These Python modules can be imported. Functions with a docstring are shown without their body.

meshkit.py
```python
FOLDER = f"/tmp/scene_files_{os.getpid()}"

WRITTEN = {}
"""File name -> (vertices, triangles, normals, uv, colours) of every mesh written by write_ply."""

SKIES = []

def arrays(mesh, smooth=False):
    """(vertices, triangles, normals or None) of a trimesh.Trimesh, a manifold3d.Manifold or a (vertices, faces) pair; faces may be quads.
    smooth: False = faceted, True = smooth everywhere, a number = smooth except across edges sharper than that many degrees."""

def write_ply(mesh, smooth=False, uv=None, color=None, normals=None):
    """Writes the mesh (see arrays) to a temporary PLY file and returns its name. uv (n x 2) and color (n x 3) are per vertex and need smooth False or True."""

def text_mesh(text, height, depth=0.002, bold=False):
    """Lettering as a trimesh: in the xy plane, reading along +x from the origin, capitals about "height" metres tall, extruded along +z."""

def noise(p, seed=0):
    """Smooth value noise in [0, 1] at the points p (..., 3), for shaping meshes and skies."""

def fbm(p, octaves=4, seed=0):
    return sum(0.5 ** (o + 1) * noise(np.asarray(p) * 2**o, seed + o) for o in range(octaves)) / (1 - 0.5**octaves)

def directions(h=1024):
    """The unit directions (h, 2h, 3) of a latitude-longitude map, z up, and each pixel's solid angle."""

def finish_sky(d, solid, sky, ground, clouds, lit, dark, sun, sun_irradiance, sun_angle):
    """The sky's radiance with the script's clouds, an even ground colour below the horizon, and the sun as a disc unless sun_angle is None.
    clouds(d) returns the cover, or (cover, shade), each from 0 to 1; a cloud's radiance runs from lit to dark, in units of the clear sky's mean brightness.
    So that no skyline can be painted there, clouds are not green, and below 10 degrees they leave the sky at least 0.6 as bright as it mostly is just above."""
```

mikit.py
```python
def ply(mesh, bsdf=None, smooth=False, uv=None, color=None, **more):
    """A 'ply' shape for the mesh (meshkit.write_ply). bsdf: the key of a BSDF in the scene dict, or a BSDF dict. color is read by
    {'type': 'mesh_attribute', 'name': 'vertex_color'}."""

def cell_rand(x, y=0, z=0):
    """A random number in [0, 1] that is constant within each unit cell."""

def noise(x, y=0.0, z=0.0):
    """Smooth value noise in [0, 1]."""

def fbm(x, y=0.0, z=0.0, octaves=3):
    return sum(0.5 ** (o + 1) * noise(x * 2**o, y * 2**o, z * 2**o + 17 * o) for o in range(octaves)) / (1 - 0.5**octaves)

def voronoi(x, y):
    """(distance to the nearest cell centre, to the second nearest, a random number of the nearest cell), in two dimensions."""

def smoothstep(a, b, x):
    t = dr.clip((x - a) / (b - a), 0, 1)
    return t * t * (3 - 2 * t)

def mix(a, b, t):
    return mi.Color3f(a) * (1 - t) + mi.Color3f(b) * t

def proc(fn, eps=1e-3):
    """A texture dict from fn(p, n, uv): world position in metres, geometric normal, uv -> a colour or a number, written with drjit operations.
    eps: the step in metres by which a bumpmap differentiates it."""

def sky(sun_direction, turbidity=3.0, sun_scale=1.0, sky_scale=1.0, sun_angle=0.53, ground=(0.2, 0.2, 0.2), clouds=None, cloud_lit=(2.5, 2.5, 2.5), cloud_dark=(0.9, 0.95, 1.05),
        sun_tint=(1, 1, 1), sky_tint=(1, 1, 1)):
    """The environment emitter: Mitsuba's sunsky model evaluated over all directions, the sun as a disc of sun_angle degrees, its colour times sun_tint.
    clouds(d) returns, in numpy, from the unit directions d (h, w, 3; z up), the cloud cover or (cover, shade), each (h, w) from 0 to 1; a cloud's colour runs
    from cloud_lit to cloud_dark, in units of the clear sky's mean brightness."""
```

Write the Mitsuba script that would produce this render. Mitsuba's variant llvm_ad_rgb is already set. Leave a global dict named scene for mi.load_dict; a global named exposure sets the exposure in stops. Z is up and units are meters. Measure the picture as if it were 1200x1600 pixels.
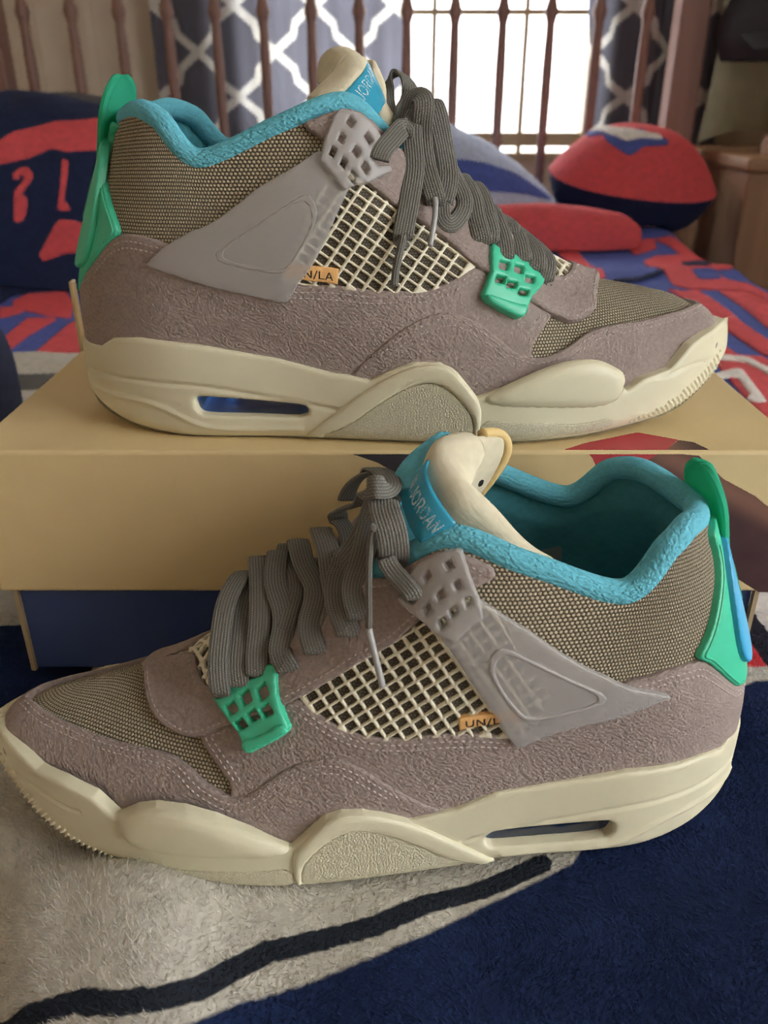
import math, random
import numpy as np, trimesh, drjit as dr, mitsuba as mi, mikit, meshkit
from mikit import noise, fbm, smoothstep, mix, voronoi, cell_rand
from mitsuba import ScalarTransform4f as T

rng = np.random.default_rng(11)
scene, labels = {}, {}
# ---------------------------------------------------------------- camera, light, exposure
exposure = 6.2
scene['camera'] = {'type': 'thinlens', 'fov': math.degrees(2*math.atan(600/1300)), 'fov_axis': 'x', 'aperture_radius': .0011, 'focus_distance': .345,
                   'to_world': T().look_at(origin=[0, 0, .268], target=[0, math.cos(math.radians(27)), .268-math.sin(math.radians(27))], up=[0, 0, 1]), 'near_clip': .01, 'far_clip': 100.}
scene['sky'] = mikit.sky((.3, .6, .7), sun_scale=0.0, ground=(.55, .55, .53), clouds=lambda d: np.ones(d.shape[:2]), cloud_lit=(1.0, 1.0, 1.0))
# ---------------------------------------------------------------- shoe geometry library (shoe-local metres: x heel->toe, w towards the lateral side, z up)
from scipy.interpolate import CubicSpline, PchipInterpolator, RectBivariateSpline
from scipy.spatial import Delaunay, cKDTree
from shapely.geometry import Polygon, LineString, Point, MultiPolygon
from shapely import contains_xy, make_valid
import shapely

SECT = np.array([  # 17 stations around the upper from heel centre to toe centre, 5 points each from sole edge to collar / ridge, mm
 [[3,0,24],[3,0,45],[6,0,68],[19,0,101],[30,0,130]],
 [[10,19.5,24],[9.5,20,45],[13,19.5,68],[24,17.5,101],[34.5,13.5,131.5]],
 [[25,30.5,24],[25,32.5,45],[27,33,68],[34,30.5,100],[43.5,26,134]],
 [[48,39.5,24],[49,41.5,45],[50,43,68],[53,41.5,98],[54,35.5,130.5]],
 [[76,42.5,24],[76,44,42],[76,46.5,65],[74,46,90],[71,41,116]],
 [[107,45,24],[107,46.5,42],[107,48.5,64],[106.5,48,98],[105,42,129]],
 [[130,47,24],[130,48.5,40],[130,48.8,66],[130,45.5,105],[130,35.5,137]],
 [[150,49,24],[150,50,40],[150,47.5,65],[150,40,92],[151,26,121]],
 [[168,51,24],[168,50.5,38],[168,46,60],[168,35.5,85],[166,12,111]],
 [[188,51.5,15],[188,49,36],[187,42.5,58],[187,32,76],[184,0,96]],
 [[208,50.5,15],[208,46.5,33],[207,38.5,52],[206,26,67],[203,0,83]],
 [[230,46.5,16],[231,42,31],[229,32.5,46],[226,19,59],[222,0,71]],
 [[254,38,18],[254,35,30],[250,28,44],[244,15,56],[240,0,63]],
 [[276,27,20],[276,26,31],[271,21,42],[262,10.5,54],[255,0,60]],
 [[294,15.5,22],[295,15.5,33],[289,12.5,43],[276,6,53.5],[266,0,58.2]],
 [[301.5,7.5,24],[302.8,7.5,35],[296.5,6,44.5],[281,2.8,53.5],[270,0,57.2]],
 [[303.5,0,24],[304.6,0,34.5],[299,0,44.5],[284,0,53.5],[272,0,56.8]]])*.001
TG, VG = np.linspace(0,16,321), np.linspace(0,1,61)

def _grid():
    rows = []
    for s in SECT:
        if s[4,1] == 0 and s[0,1] > 0:
            m = s[::-1]*[1,-1,1]; full = np.vstack([s, m[1:]])
            rows.append(CubicSpline(np.linspace(0,2,9), full)(VG))
        else:
            rows.append(CubicSpline(np.linspace(0,1,5), s, bc_type='natural')(VG))
    rows = np.array(rows)                                  # 17,61,3
    return PchipInterpolator(np.arange(17), rows, axis=0)(TG)
GRID = _grid()

class Surf:
    """a surface patch given by a grid of points over (a, b), with unit normals and metric coordinates"""
    def __init__(s, a, b, g, out):
        s.a, s.b, s.g = a, b, g
        s.f = [RectBivariateSpline(a, b, g[..., k], kx=3, ky=3) for k in range(3)]
        d = np.linalg.norm(np.diff(g, axis=0), axis=2); U = np.zeros(g.shape[:2]); U[1:] = np.cumsum(d, 0)
        mid = U[:, len(b)//2]; U = np.repeat(mid[:, None], len(b), 1)
        d = np.linalg.norm(np.diff(g, axis=1), axis=2); V = np.zeros(g.shape[:2]); V[:, 1:] = np.cumsum(d, 1)
        s.u = [RectBivariateSpline(a, b, q, kx=1, ky=1) for q in (U, V)]
        s.out = out
    def pos(s, q): return np.stack([f.ev(q[:,0], q[:,1]) for f in s.f], 1)
    def der(s, q):
        da = np.stack([f.ev(q[:,0], q[:,1], dx=1) for f in s.f], 1); db = np.stack([f.ev(q[:,0], q[:,1], dy=1) for f in s.f], 1)
        return da, db
    def nor(s, q):
        q = np.clip(q, [s.a[0]+1e-4, s.b[0]+1e-4], [s.a[-1]-1e-4, s.b[-1]-1e-4])
        da, db = s.der(q); n = np.cross(da, db); n /= np.linalg.norm(n, axis=1, keepdims=True)+1e-12
        return n*s.out
    def uv(s, q): return np.stack([f.ev(q[:,0], q[:,1]) for f in s.u], 1)
    def at(s, q, off=0.0):
        q = np.asarray(q, float).reshape(-1, 2); return s.pos(q)+s.nor(q)*np.reshape(off, (-1, 1))
UPPER = Surf(TG, VG, GRID, -1.0)

def chaikin(p, n=2, closed=True):
    p = np.asarray(p, float)
    for _ in range(n):
        if closed:
            q = np.roll(p, -1, 0); p = np.stack([.75*p+.25*q, .25*p+.75*q], 1).reshape(-1, 2)
        else:
            q = np.stack([.75*p[:-1]+.25*p[1:], .25*p[:-1]+.75*p[1:]], 1).reshape(-1, p.shape[1]); p = np.vstack([p[:1], q, p[-1:]])
    return p

def corner(p, rc):
    """extra points rc away from each corner, so that chaikin rounds only the corners"""
    out = []
    for i in range(len(p)):
        a, b = p[i], p[(i+1) % len(p)]; l = np.linalg.norm(b-a); out.append(a)
        if l > 2.2*rc: out += [a+(b-a)*rc/l, b-(b-a)*rc/l]
    return np.array(out)

def resample(p, step, closed=False):
    p = np.asarray(p, float)
    if closed: p = np.vstack([p, p[:1]])
    d = np.r_[0, np.cumsum(np.linalg.norm(np.diff(p, axis=0), axis=1))]
    keep = np.r_[True, np.diff(d) > 1e-12]; p, d = p[keep], d[keep]
    n = max(2, int(np.ceil(d[-1]/step))+1); t = np.linspace(0, d[-1], n)
    r = np.stack([np.interp(t, d, p[:, k]) for k in range(p.shape[1])], 1)
    return r[:-1] if closed else r

def panel(S, poly, th=.0015, base=0.0, r=.0012, h=.0015, holes=(), smooth=2, hs=1, rc=None, free=None, sink=.002, relief=None):
    """a sheet of thickness th lying on S: outline and holes in S's own coordinates, its edges rounded over r and closed by a skirt"""
    poly = np.asarray(poly, float)
    c = poly.mean(0, keepdims=True); c = np.clip(c, [S.a[0], S.b[0]], [S.a[-1], S.b[-1]])
    qs = np.clip(np.vstack([c, poly]), [S.a[0], S.b[0]], [S.a[-1], S.b[-1]])
    da, db = S.der(qs); sc = np.array([np.median(np.linalg.norm(da, axis=1)), np.median(np.linalg.norm(db, axis=1))])
    ring = [chaikin(corner(poly*sc, rc) if rc else poly*sc, smooth) if smooth else poly*sc]+[chaikin(np.asarray(q)*sc, min(smooth, hs)) if smooth and hs else np.asarray(q)*sc for q in holes]
    shp = Polygon(ring[0], [x for x in ring[1:]])
    if not shp.is_valid:
        shp = shp.buffer(0)
        if hasattr(shp, 'geoms'): shp = max(shp.geoms, key=lambda g: g.area)
    loops = [resample(np.array(l.coords)[:-1], min(h, l.length/16), True) for l in [shp.exterior, *shp.interiors]]
    lo = np.array([S.a[0], S.b[0]])*sc; hi = np.array([S.a[-1], S.b[-1]])*sc
    shp = Polygon(loops[0], loops[1:]).buffer(0)
    if shp.geom_type != 'Polygon': shp = max(shp.geoms, key=lambda g: g.area)
    loops = [np.array(l.coords)[:-1] for l in [shp.exterior, *shp.interiors]]
    allb = np.vstack(loops)
    fr = np.zeros(len(allb), bool) if free is None else free(allb/sc)
    pts = [allb]
    for k in ((.3, .75) if th > .0004 else (.6,)):
        ins = shp.buffer(-r*k)
        for g in getattr(ins, 'geoms', [ins]):
            if not g.is_empty:
                for l in [g.exterior, *g.interiors]: pts.append(resample(np.array(l.coords)[:-1], h, True))
    x0, y0, x1, y1 = shp.bounds
    gx, gy = np.meshgrid(np.arange(x0, x1, h), np.arange(y0, y1, h*.87)); gx = gx+(np.arange(len(gx)) % 2)[:, None]*h/2
    gp = np.stack([gx.ravel(), gy.ravel()], 1); ins = shp.buffer(-r-.35*h)
    if not ins.is_empty: pts.append(gp[contains_xy(ins, gp[:, 0], gp[:, 1])])
    P2 = np.vstack(pts); tri = Delaunay(P2).simplices
    cen = P2[tri].mean(1); tri = tri[contains_xy(shp.buffer(1e-7), cen[:, 0], cen[:, 1])]
    a = P2[tri[:, 1]]-P2[tri[:, 0]]; b = P2[tri[:, 2]]-P2[tri[:, 0]]; ar = a[:, 0]*b[:, 1]-a[:, 1]*b[:, 0]
    tri = tri[np.abs(ar) > 1e-12]; ar = ar[np.abs(ar) > 1e-12]; tri = np.where((ar > 0)[:, None], tri, tri[:, ::-1])
    bb = allb[~fr]
    d = cKDTree(resample_loops(loops, h*.3, fr, free, sc)).query(P2)[0] if len(bb) else np.full(len(P2), 1.)
    prof = th*np.sqrt(np.clip(1-(1-np.clip(d/r, 0, 1))**2, 0, 1))*.8+th*.2
    q = np.clip(P2, lo, hi)/sc
    if relief is not None: prof = prof+relief(q, d)
    V = S.pos(q)+S.nor(q)*(base+prof)[:, None]; UV = S.uv(q)
    if S.out < 0: tri = tri[:, ::-1]
    n0 = len(V); Vs = [V]; Us = [UV]; Fs = [tri]; i = 0
    for l in loops:
        idx = np.arange(i, i+len(l)); i += len(l); f = fr[idx]
        ql = np.clip(l, lo, hi)/sc; low = S.pos(ql)+S.nor(ql)*(base-sink); k = n0+np.arange(len(l)); n0 += len(l)
        Vs.append(low); Us.append(UV[idx]); j = np.roll(np.arange(len(l)), -1); ok = ~(f & f[j])
        A, B, C, D = idx[ok], idx[j][ok], k[j][ok], k[ok]
        x, y = l[:, 0], l[:, 1]; ccw = np.sum(x*np.roll(y, -1)-np.roll(x, -1)*y) > 0
        hole = i > len(loops[0])
        F = np.vstack([np.stack([A, D, C], 1), np.stack([A, C, B], 1)])
        flip = (ccw == hole) ^ (S.out < 0)
        Fs.append(F[:, ::-1] if flip else F)
    return dict(v=np.vstack(Vs), f=np.vstack(Fs), uv=np.vstack(Us))

def resample_loops(loops, step, fr, free, sc):
    out = []
    for l in loops:
        p = resample(l, step, True)
        if free is not None: p = p[~free(p/sc)]
        out.append(p)
    return np.vstack(out)

def mirror(m): return dict(v=m['v']*[1, -1, 1], f=m['f'][:, ::-1], uv=m['uv'])
def join(ms):
    v, f, u, n = [], [], [], 0
    for m in ms:
        v.append(m['v']); f.append(m['f']+n); u.append(m.get('uv', np.zeros((len(m['v']), 2)))); n += len(m['v'])
    return dict(v=np.vstack(v), f=np.vstack(f), uv=np.vstack(u))

def frames(p, ref=None):
    p = np.asarray(p, float); t = np.gradient(p, axis=0); t /= np.linalg.norm(t, axis=1, keepdims=True)+1e-12
    n = np.zeros_like(p)
    if ref is None:
        n[0] = np.cross(t[0], [0, 0, 1] if abs(t[0, 2]) < .9 else [1, 0, 0]); n[0] /= np.linalg.norm(n[0])
        for i in range(1, len(p)):
            x = n[i-1]-t[i]*(n[i-1]@t[i]); n[i] = x/np.linalg.norm(x)
    else:
        n = ref-t*np.sum(ref*t, 1, keepdims=True); n /= np.linalg.norm(n, axis=1, keepdims=True)+1e-12
    return t, n, np.cross(t, n)

def sweep(p, prof, ref=None, scale=None, cap=True):
    """sweeps a closed 2D profile (n, b) along points p; ref: the direction of the profile's first axis per point"""
    p = np.asarray(p, float); prof = np.asarray(prof, float); t, n, b = frames(p, ref); k = len(prof)
    sc = np.ones(len(p)) if scale is None else np.broadcast_to(scale, (len(p),))
    V = p[:, None]+sc[:, None, None]*(prof[None, :, :1]*n[:, None]+prof[None, :, 1:]*b[:, None])
    i, j = np.meshgrid(np.arange(len(p)-1), np.arange(k), indexing='ij'); q = np.stack([i*k+j, i*k+(j+1) % k, (i+1)*k+(j+1) % k, (i+1)*k+j], -1).reshape(-1, 4)
    F = [q[:, [0, 1, 2]], q[:, [0, 2, 3]]]
    d = np.r_[0, np.cumsum(np.linalg.norm(np.diff(p, axis=0), axis=1))]; e = np.r_[0, np.cumsum(np.linalg.norm(np.diff(prof, axis=0), axis=1))]
    uv = np.stack(np.broadcast_arrays(d[:, None], e[None, :]), -1).reshape(-1, 2)
    V = V.reshape(-1, 3)
    if cap:
        n0 = len(V); V = np.vstack([V, p[:1], p[-1:]]); uv = np.vstack([uv, [[0, 0]], [[d[-1], 0]]]); j = np.arange(k); jn = (j+1) % k; e0 = (len(p)-1)*k
        F += [np.stack([j*0+n0, jn, j], 1), np.stack([j*0+n0+1, e0+j, e0+jn], 1)]
    F = np.vstack(F)
    a = np.sum(prof[:, 0]*np.roll(prof[:, 1], -1)-np.roll(prof[:, 0], -1)*prof[:, 1])
    return dict(v=V, f=F if a > 0 else F[:, ::-1], uv=uv)

def circle(r, n=12, ry=None):
    a = np.linspace(0, 2*np.pi, n, endpoint=False); return np.stack([np.cos(a)*r, np.sin(a)*(ry or r)], 1)
def spline(p, step, closed=False):
    p = np.asarray(p, float); d = np.r_[0, np.cumsum(np.linalg.norm(np.diff(p, axis=0), axis=1)**.5)]
    c = CubicSpline(d, p, axis=0) if len(p) > 2 else None
    t = np.linspace(0, d[-1], 400); q = c(t) if c else p
    return resample(q, step)

# the sole's side wall: outline of half a sole and its heights
SOLE_X = np.array([-.0005,.001,.006,.02,.05,.09,.13,.17,.2,.23,.26,.285,.302,.311,.3135])
SOLE_W = np.array([0,.0095,.02,.0335,.0463,.0488,.0525,.0567,.0574,.0525,.0428,.0295,.0143,.0045,0])
SOLE_BX = [0,.01,.03,.06,.2,.23,.26,.28,.3,.3135]; SOLE_BZ = [.0115,.0055,.0008,-.0012,-.0005,0,.0025,.005,.0125,.0225]
_op = CubicSpline(np.r_[0, np.cumsum(np.hypot(np.diff(SOLE_X), np.diff(SOLE_W)))], np.stack([SOLE_X, SOLE_W], 1))
_oq = _op(np.linspace(0, _op.x[-1], 800)); _oq[:, 1] = np.maximum(_oq[:, 1], 0)
OUT_S = np.r_[0, np.cumsum(np.hypot(*np.diff(_oq, axis=0).T))]
SS, ZZ = np.linspace(0, OUT_S[-1], 241), np.linspace(-.006, .05, 57)
def _sole_grid():
    p = np.stack([np.interp(SS, OUT_S, _oq[:, k]) for k in (0, 1)], 1); t = np.gradient(p, axis=0); n = np.stack([-t[:, 1], t[:, 0]], 1); n /= np.linalg.norm(n, axis=1, keepdims=True)
    n[0] = [-1, 0]; n[-1] = [1, 0]
    zb = PchipInterpolator(SOLE_BX, SOLE_BZ)(np.clip(p[:, 0], 0, .3135))
    h = ZZ[None]-zb[:, None]                            # height above the local bottom edge
    roll = -.004*np.clip(1-h/.007, 0, 2)**2-.0004*np.clip((h-.02)/.02, 0, 1.5)   # rolls under at the bottom, leans in at the top
    toe = np.clip((SS-SS[-1]+.022)/.022, 0, 1)[:, None]; roll = roll-toe*.0022*np.clip(h/.019, 0, 1.2)**2.2
    g = np.zeros((len(SS), len(ZZ), 3)); g[..., :2] = p[:, None]+n[:, None]*roll[..., None]; g[..., 1] = np.maximum(g[..., 1], 0); g[..., 2] = ZZ
    return g, zb
SGRID, SOLE_ZB = _sole_grid()
SOLE = Surf(SS, ZZ, SGRID, -1.0)
def s_of_x(x): return np.interp(x, np.interp(SS, OUT_S, _oq[:, 0]), SS)
TRACE = {'front':{'quarter':[[0,0.06],[0,0.48],[1.259,0.4319],[1.7476,0.5179],[2.0875,0.5827],[2.3184,0.6284],[2.4927,0.6492],[2.986,0.6583],[3.4258,0.6633],[3.697,0.6874],[4.0044,0.6625],[4.3445,0.6028],[4.6647,0.5446],[4.9923,0.4958],[5.4187,0.5073],[5.8331,0.5048],[6.312,0.5049],[6.7044,0.4935],[7.1785,0.4941],[7.5895,0.5289],[7.9242,0.5601],[8.2428,0.5987],[8.5385,0.6561],[8.7345,0.703],[9.2267,0.7194],[10.6762,0.6276],[10.6577,0.5855],[10.3084,0.4397],[9.9948,0.3208],[10.35,0.2],[10.2,0.06]],
 'mudguard':[[16,0.06],[16,0.55],[16.0,0.6],[14.9806,0.6345],[13.8106,0.6279],[13.2061,0.6071],[12.6818,0.5815],[12.1694,0.5553],[11.6487,0.5314],[11.3203,0.5181],[11.0141,0.4883],[10.7614,0.4362],[10.5305,0.3703],[10.2846,0.3266],[10.0377,0.2974],[9.811,0.3058],[9.7295,0.3123],[9.4584,0.3499],[9.1059,0.3955],[8.7007,0.4413],[8.2684,0.4618],[7.9453,0.4516],[7.6069,0.4065],[7.1946,0.3267],[6.7943,0.2599],[6.3827,0.1686],[6.0236,0.0882],[5.8932,0.0533],[6.2,0.06]],
 'vamp':[[12.55,1],[12.4,1.0],[12.2393,0.883],[11.9983,0.784],[11.76,0.7111],[11.4684,0.6517],[11.1174,0.6082],[10.8421,0.5878],[10.596,0.5932],[10.1642,0.6332],[9.0778,0.6908],[8.7313,0.7041],[8.3378,0.7205],[7.9361,0.7393],[7.4601,0.7735],[6.5003,0.8175],[6.0588,0.8428],[5.6883,0.8867],[5.3261,0.9612],[5.75,0.965],[6.9,0.975],[7.6,0.985],[8.2,0.96],[9.2,0.93],[9.9,0.9],[10.35,0.84],[10.5118,0.7912],[10.7751,0.8262],[10.9806,0.889],[11.0967,0.9628],[11.55,1]],
 'vampwindow':[[11.6,1],[11.6,0.9],[11.4,0.8],[10.9,0.74],[10.3,0.78],[10.0,0.88],[10,1]],
 'net':[[8.7873,0.7137],[8.3777,0.7322],[7.5009,0.7829],[6.5407,0.8277],[6.0713,0.8468],[5.3918,0.8494],[4.6378,0.6386],[4.7886,0.4943],[5.4124,0.4917],[5.8289,0.493],[6.3101,0.491],[6.7046,0.4788],[7.1805,0.4783],[7.5935,0.5138],[7.9298,0.5455],[8.2493,0.5838],[8.5452,0.6417]],
 'wing':[[4.9548,0.4641],[5.3188,0.5842],[5.6788,0.6536],[6.0226,0.7243],[6.181,0.7607],[6.0597,0.7912],[5.662,0.8695],[5.5333,0.8631],[5.2829,0.8505],[5.0051,0.8354],[4.5478,0.7827],[4.1035,0.7334],[3.581,0.6491],[3.0233,0.5718],[3.5302,0.5667],[4.1586,0.5452],[4.5042,0.5239],[4.7423,0.5007]],
 'wingframe':[[5.2696,0.7781],[4.8043,0.7515],[4.3207,0.7056],[4.058,0.6688],[4.0838,0.6306],[4.5212,0.5952],[4.8956,0.5734],[5.1177,0.6176],[5.3598,0.6697],[5.491,0.7112],[5.4309,0.7511]],
 'plate':[[5.8547,0.9852],[6.0173,0.9766],[6.1792,0.9659],[6.3654,0.9581],[6.4799,0.9436],[6.4849,0.9055],[6.4192,0.8689],[6.4996,0.8686],[6.5834,0.8916],[6.6631,0.9094],[6.6888,0.899],[6.6201,0.8759],[6.4266,0.8287],[6.2053,0.7755],[5.967,0.7532],[5.5783,0.8293],[5.6051,0.8638],[5.7422,0.9209]],
 'plateholes':[[6.01,0.9395],[6.2645,0.9179],[5.9133,0.8935],[6.1208,0.8659],[5.7733,0.8584],[6.2868,0.8413],[5.9836,0.8266],[6.1141,0.7995]],
 'eyelet':[[10.4114,0.7618],[10.2312,0.7439],[10.0839,0.7807],[9.7214,0.7872],[9.3961,0.7891],[9.3375,0.8127],[9.1283,0.8054],[9.0852,0.7313],[8.9033,0.6021],[8.9479,0.5806],[9.2986,0.5365],[9.6593,0.495],[9.7451,0.5219],[9.8332,0.5936],[10.1149,0.6812]],
 'eyeholes':[[9.9635,0.7033],[9.6867,0.7327],[9.3566,0.7412],[9.7769,0.636],[9.5361,0.6665],[9.2774,0.6799]],
 'eyefold':[[9.7805,0.5627],[9.3689,0.5859],[9.0251,0.6345],[8.9033,0.6021],[8.9479,0.5806],[9.2986,0.5365],[9.6593,0.495],[9.7469,0.5158]],
 'counter':[[0,0.42],[1.3415,0.4388],[1.8165,0.5271],[2.1397,0.5899],[2.3178,0.629],[2.4776,0.6508],[2.5521,0.6652],[2.3019,0.708],[2.0374,0.7593],[1.7334,0.8041],[1.4327,0.8465],[1.3342,0.8974],[1.5,0.955],[1.0,0.975],[0,0.975]],
 'label':[[5.8828,0.5554],[5.4513,0.5781],[4.9699,0.5932],[4.9802,0.561],[5.3539,0.5502],[5.8669,0.5215]],
 'lace':[[7.5,[[205.1,-8.0,99.7],[205.5,2.0,104.2],[209.5,12.0,100.3],[211.8,20.0,90.6],[212.8,26.0,81.3],[212.2,30.0,73.3]]],[8.0,[[202.7,-8.0,98.0],[202.8,4.0,99.7],[204.7,12.0,93.7],[205.7,20.0,86.3],[206.2,25.0,80.2],[205.5,29.0,75.5]]],[8.5,[[198.8,-10.0,105.7],[197.8,0.0,107.5],[197.1,10.0,101.7],[197.6,19.0,91.7],[198.6,24.0,84.0],[198.4,28.4,79.2]]],[8.5,[[191.6,-10.0,107.9],[191.3,0.0,109.7],[191.3,9.0,104.8],[188.7,16.0,98.9],[189.0,22.2,91.2],[189.8,26.7,87.3],[187.1,32.4,84.3]]],[6.5,[[188.4,-12.0,109.9],[187.0,-2.0,108.4],[184.1,8.0,104.7],[185.4,15.0,99.7],[188.2,20.9,92.7]]],[8.5,[[183.7,-10.0,112.5],[182.2,0.0,114.9],[179.8,8.0,110.9],[176.5,14.0,106.6],[177.3,19.7,101.7],[179.0,25.4,96.2],[177.2,32.2,91.6]]],[8.5,[[174.4,-10.0,117.8],[173.2,0.0,119.3],[170.9,14.4,118.9],[170.4,15.8,112.1],[169.3,21.4,108.7]]],[9.0,[[154.2,22.0,144.7],[157.5,26.0,137.2],[162.5,22.0,125.2],[167.8,18.3,113.6],[168.7,24.2,106.7],[166.6,30.4,102.3],[165.2,33.9,99.7]]],[8.5,[[155.6,24.0,140.9],[158.3,27.5,131.8],[160.8,24.4,120.0],[162.9,26.7,111.8],[161.2,32.6,105.9]]],[10.5,[[152.1,22.0,145.3],[151.5,32.0,143.6],[150.1,34.7,138.9],[149.1,33.0,129.0]]],[8.0,[[158.0,-12.0,139.5],[152.1,-6.0,143.5],[150.4,20.0,149.0],[155.5,24.0,151.1],[159.1,0.0,133.2],[165.8,-6.0,128.2],[167.3,-8.0,121.8]]],[7.0,[[167.6,-6.0,122.8],[165.3,-2.0,122.6],[163.5,4.0,118.8],[166.3,18.0,120.9],[167.4,17.3,116.0]]],[7.0,[[164.3,-12.0,129.0],[159.4,-10.0,138.9],[154.0,-8.0,141.9],[148.2,-4.0,142.8]]]],
 'plate_lace':[6.5,[[152.0,35.1,130.3],[149.4,37.7,126.1],[146.3,41.2,123.9],[143.6,44.5,121.0]]],
 'tail':[[156.1,34.6,141.7],[156.9,33.0,136.1],[157.8,36.0,124.0],[158.0,40.0,115.1],[158.3,43.0,108.0]],
 'aglet':[[158.3,43.0,108.0],[156.3,46.0,98.6],[153.9,49.0,87.7]],
 'lace_knot':[[152.5,2.0,140.6],[150.3,8.0,140.5],[153.0,10.0,138.7]],
 'tongue':[[[92.5,26.0,115.0],[91.8,28.0,120.0],[91.0,22.0,118.5],[90.5,14.0,114.5]],[[106.8,25.0,120.5],[106.1,28.0,127.7],[103.2,23.0,126.8],[101.5,14.0,121.0]],[[120.0,20.0,124.3],[116.0,25.0,134.4],[112.0,22.0,135.7],[109.0,14.0,130.4]],[[129.5,18.0,124.9],[123.8,24.0,140.0],[118.9,22.0,143.4],[116.1,14.0,137.4]],[[134.6,18.0,133.3],[128.4,22.0,146.3],[124.5,20.0,148.8],[122.4,14.0,142.9]],[[138.4,12.0,141.1],[131.5,15.0,152.1],[125.1,14.0,149.2],[121.5,8.0,143.4]],[[134.3,3.0,151.4],[129.5,5.0,154.8],[122.1,4.0,148.2],[120.3,0.0,141.7]],[[129.6,-4.0,154.7],[124.2,-3.0,155.4],[118.2,-4.0,150.0],[116.6,-8.0,143.5]],[[122.9,-12.0,154.2],[116.5,-12.0,153.6],[113.7,-12.0,150.0],[113.1,-14.0,145.0]]],
 'tongue_lining':[[[120.4,-6.0,135.4],[115.6,-14.0,128.9],[112.8,-20.0,124.8]],[[119.0,-8.0,138.6],[113.7,-15.0,133.1],[108.5,-21.0,130.9]],[[117.1,-9.0,144.4],[111.2,-16.0,139.1],[104.7,-22.0,137.7]],[[116.0,-10.0,150.2],[109.4,-17.0,145.7],[102.8,-22.0,144.9]],[[115.2,-12.0,153.8],[109.6,-18.0,151.6],[104.8,-22.0,149.9]]],
 'tongue_edge':[[112.7,-22.0,123.0],[107.5,-23.0,129.9],[102.9,-24.0,136.8],[101.0,-24.0,144.0],[103.2,-23.0,149.1],[108.6,-20.0,152.0],[112.6,-16.0,153.0]],
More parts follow.
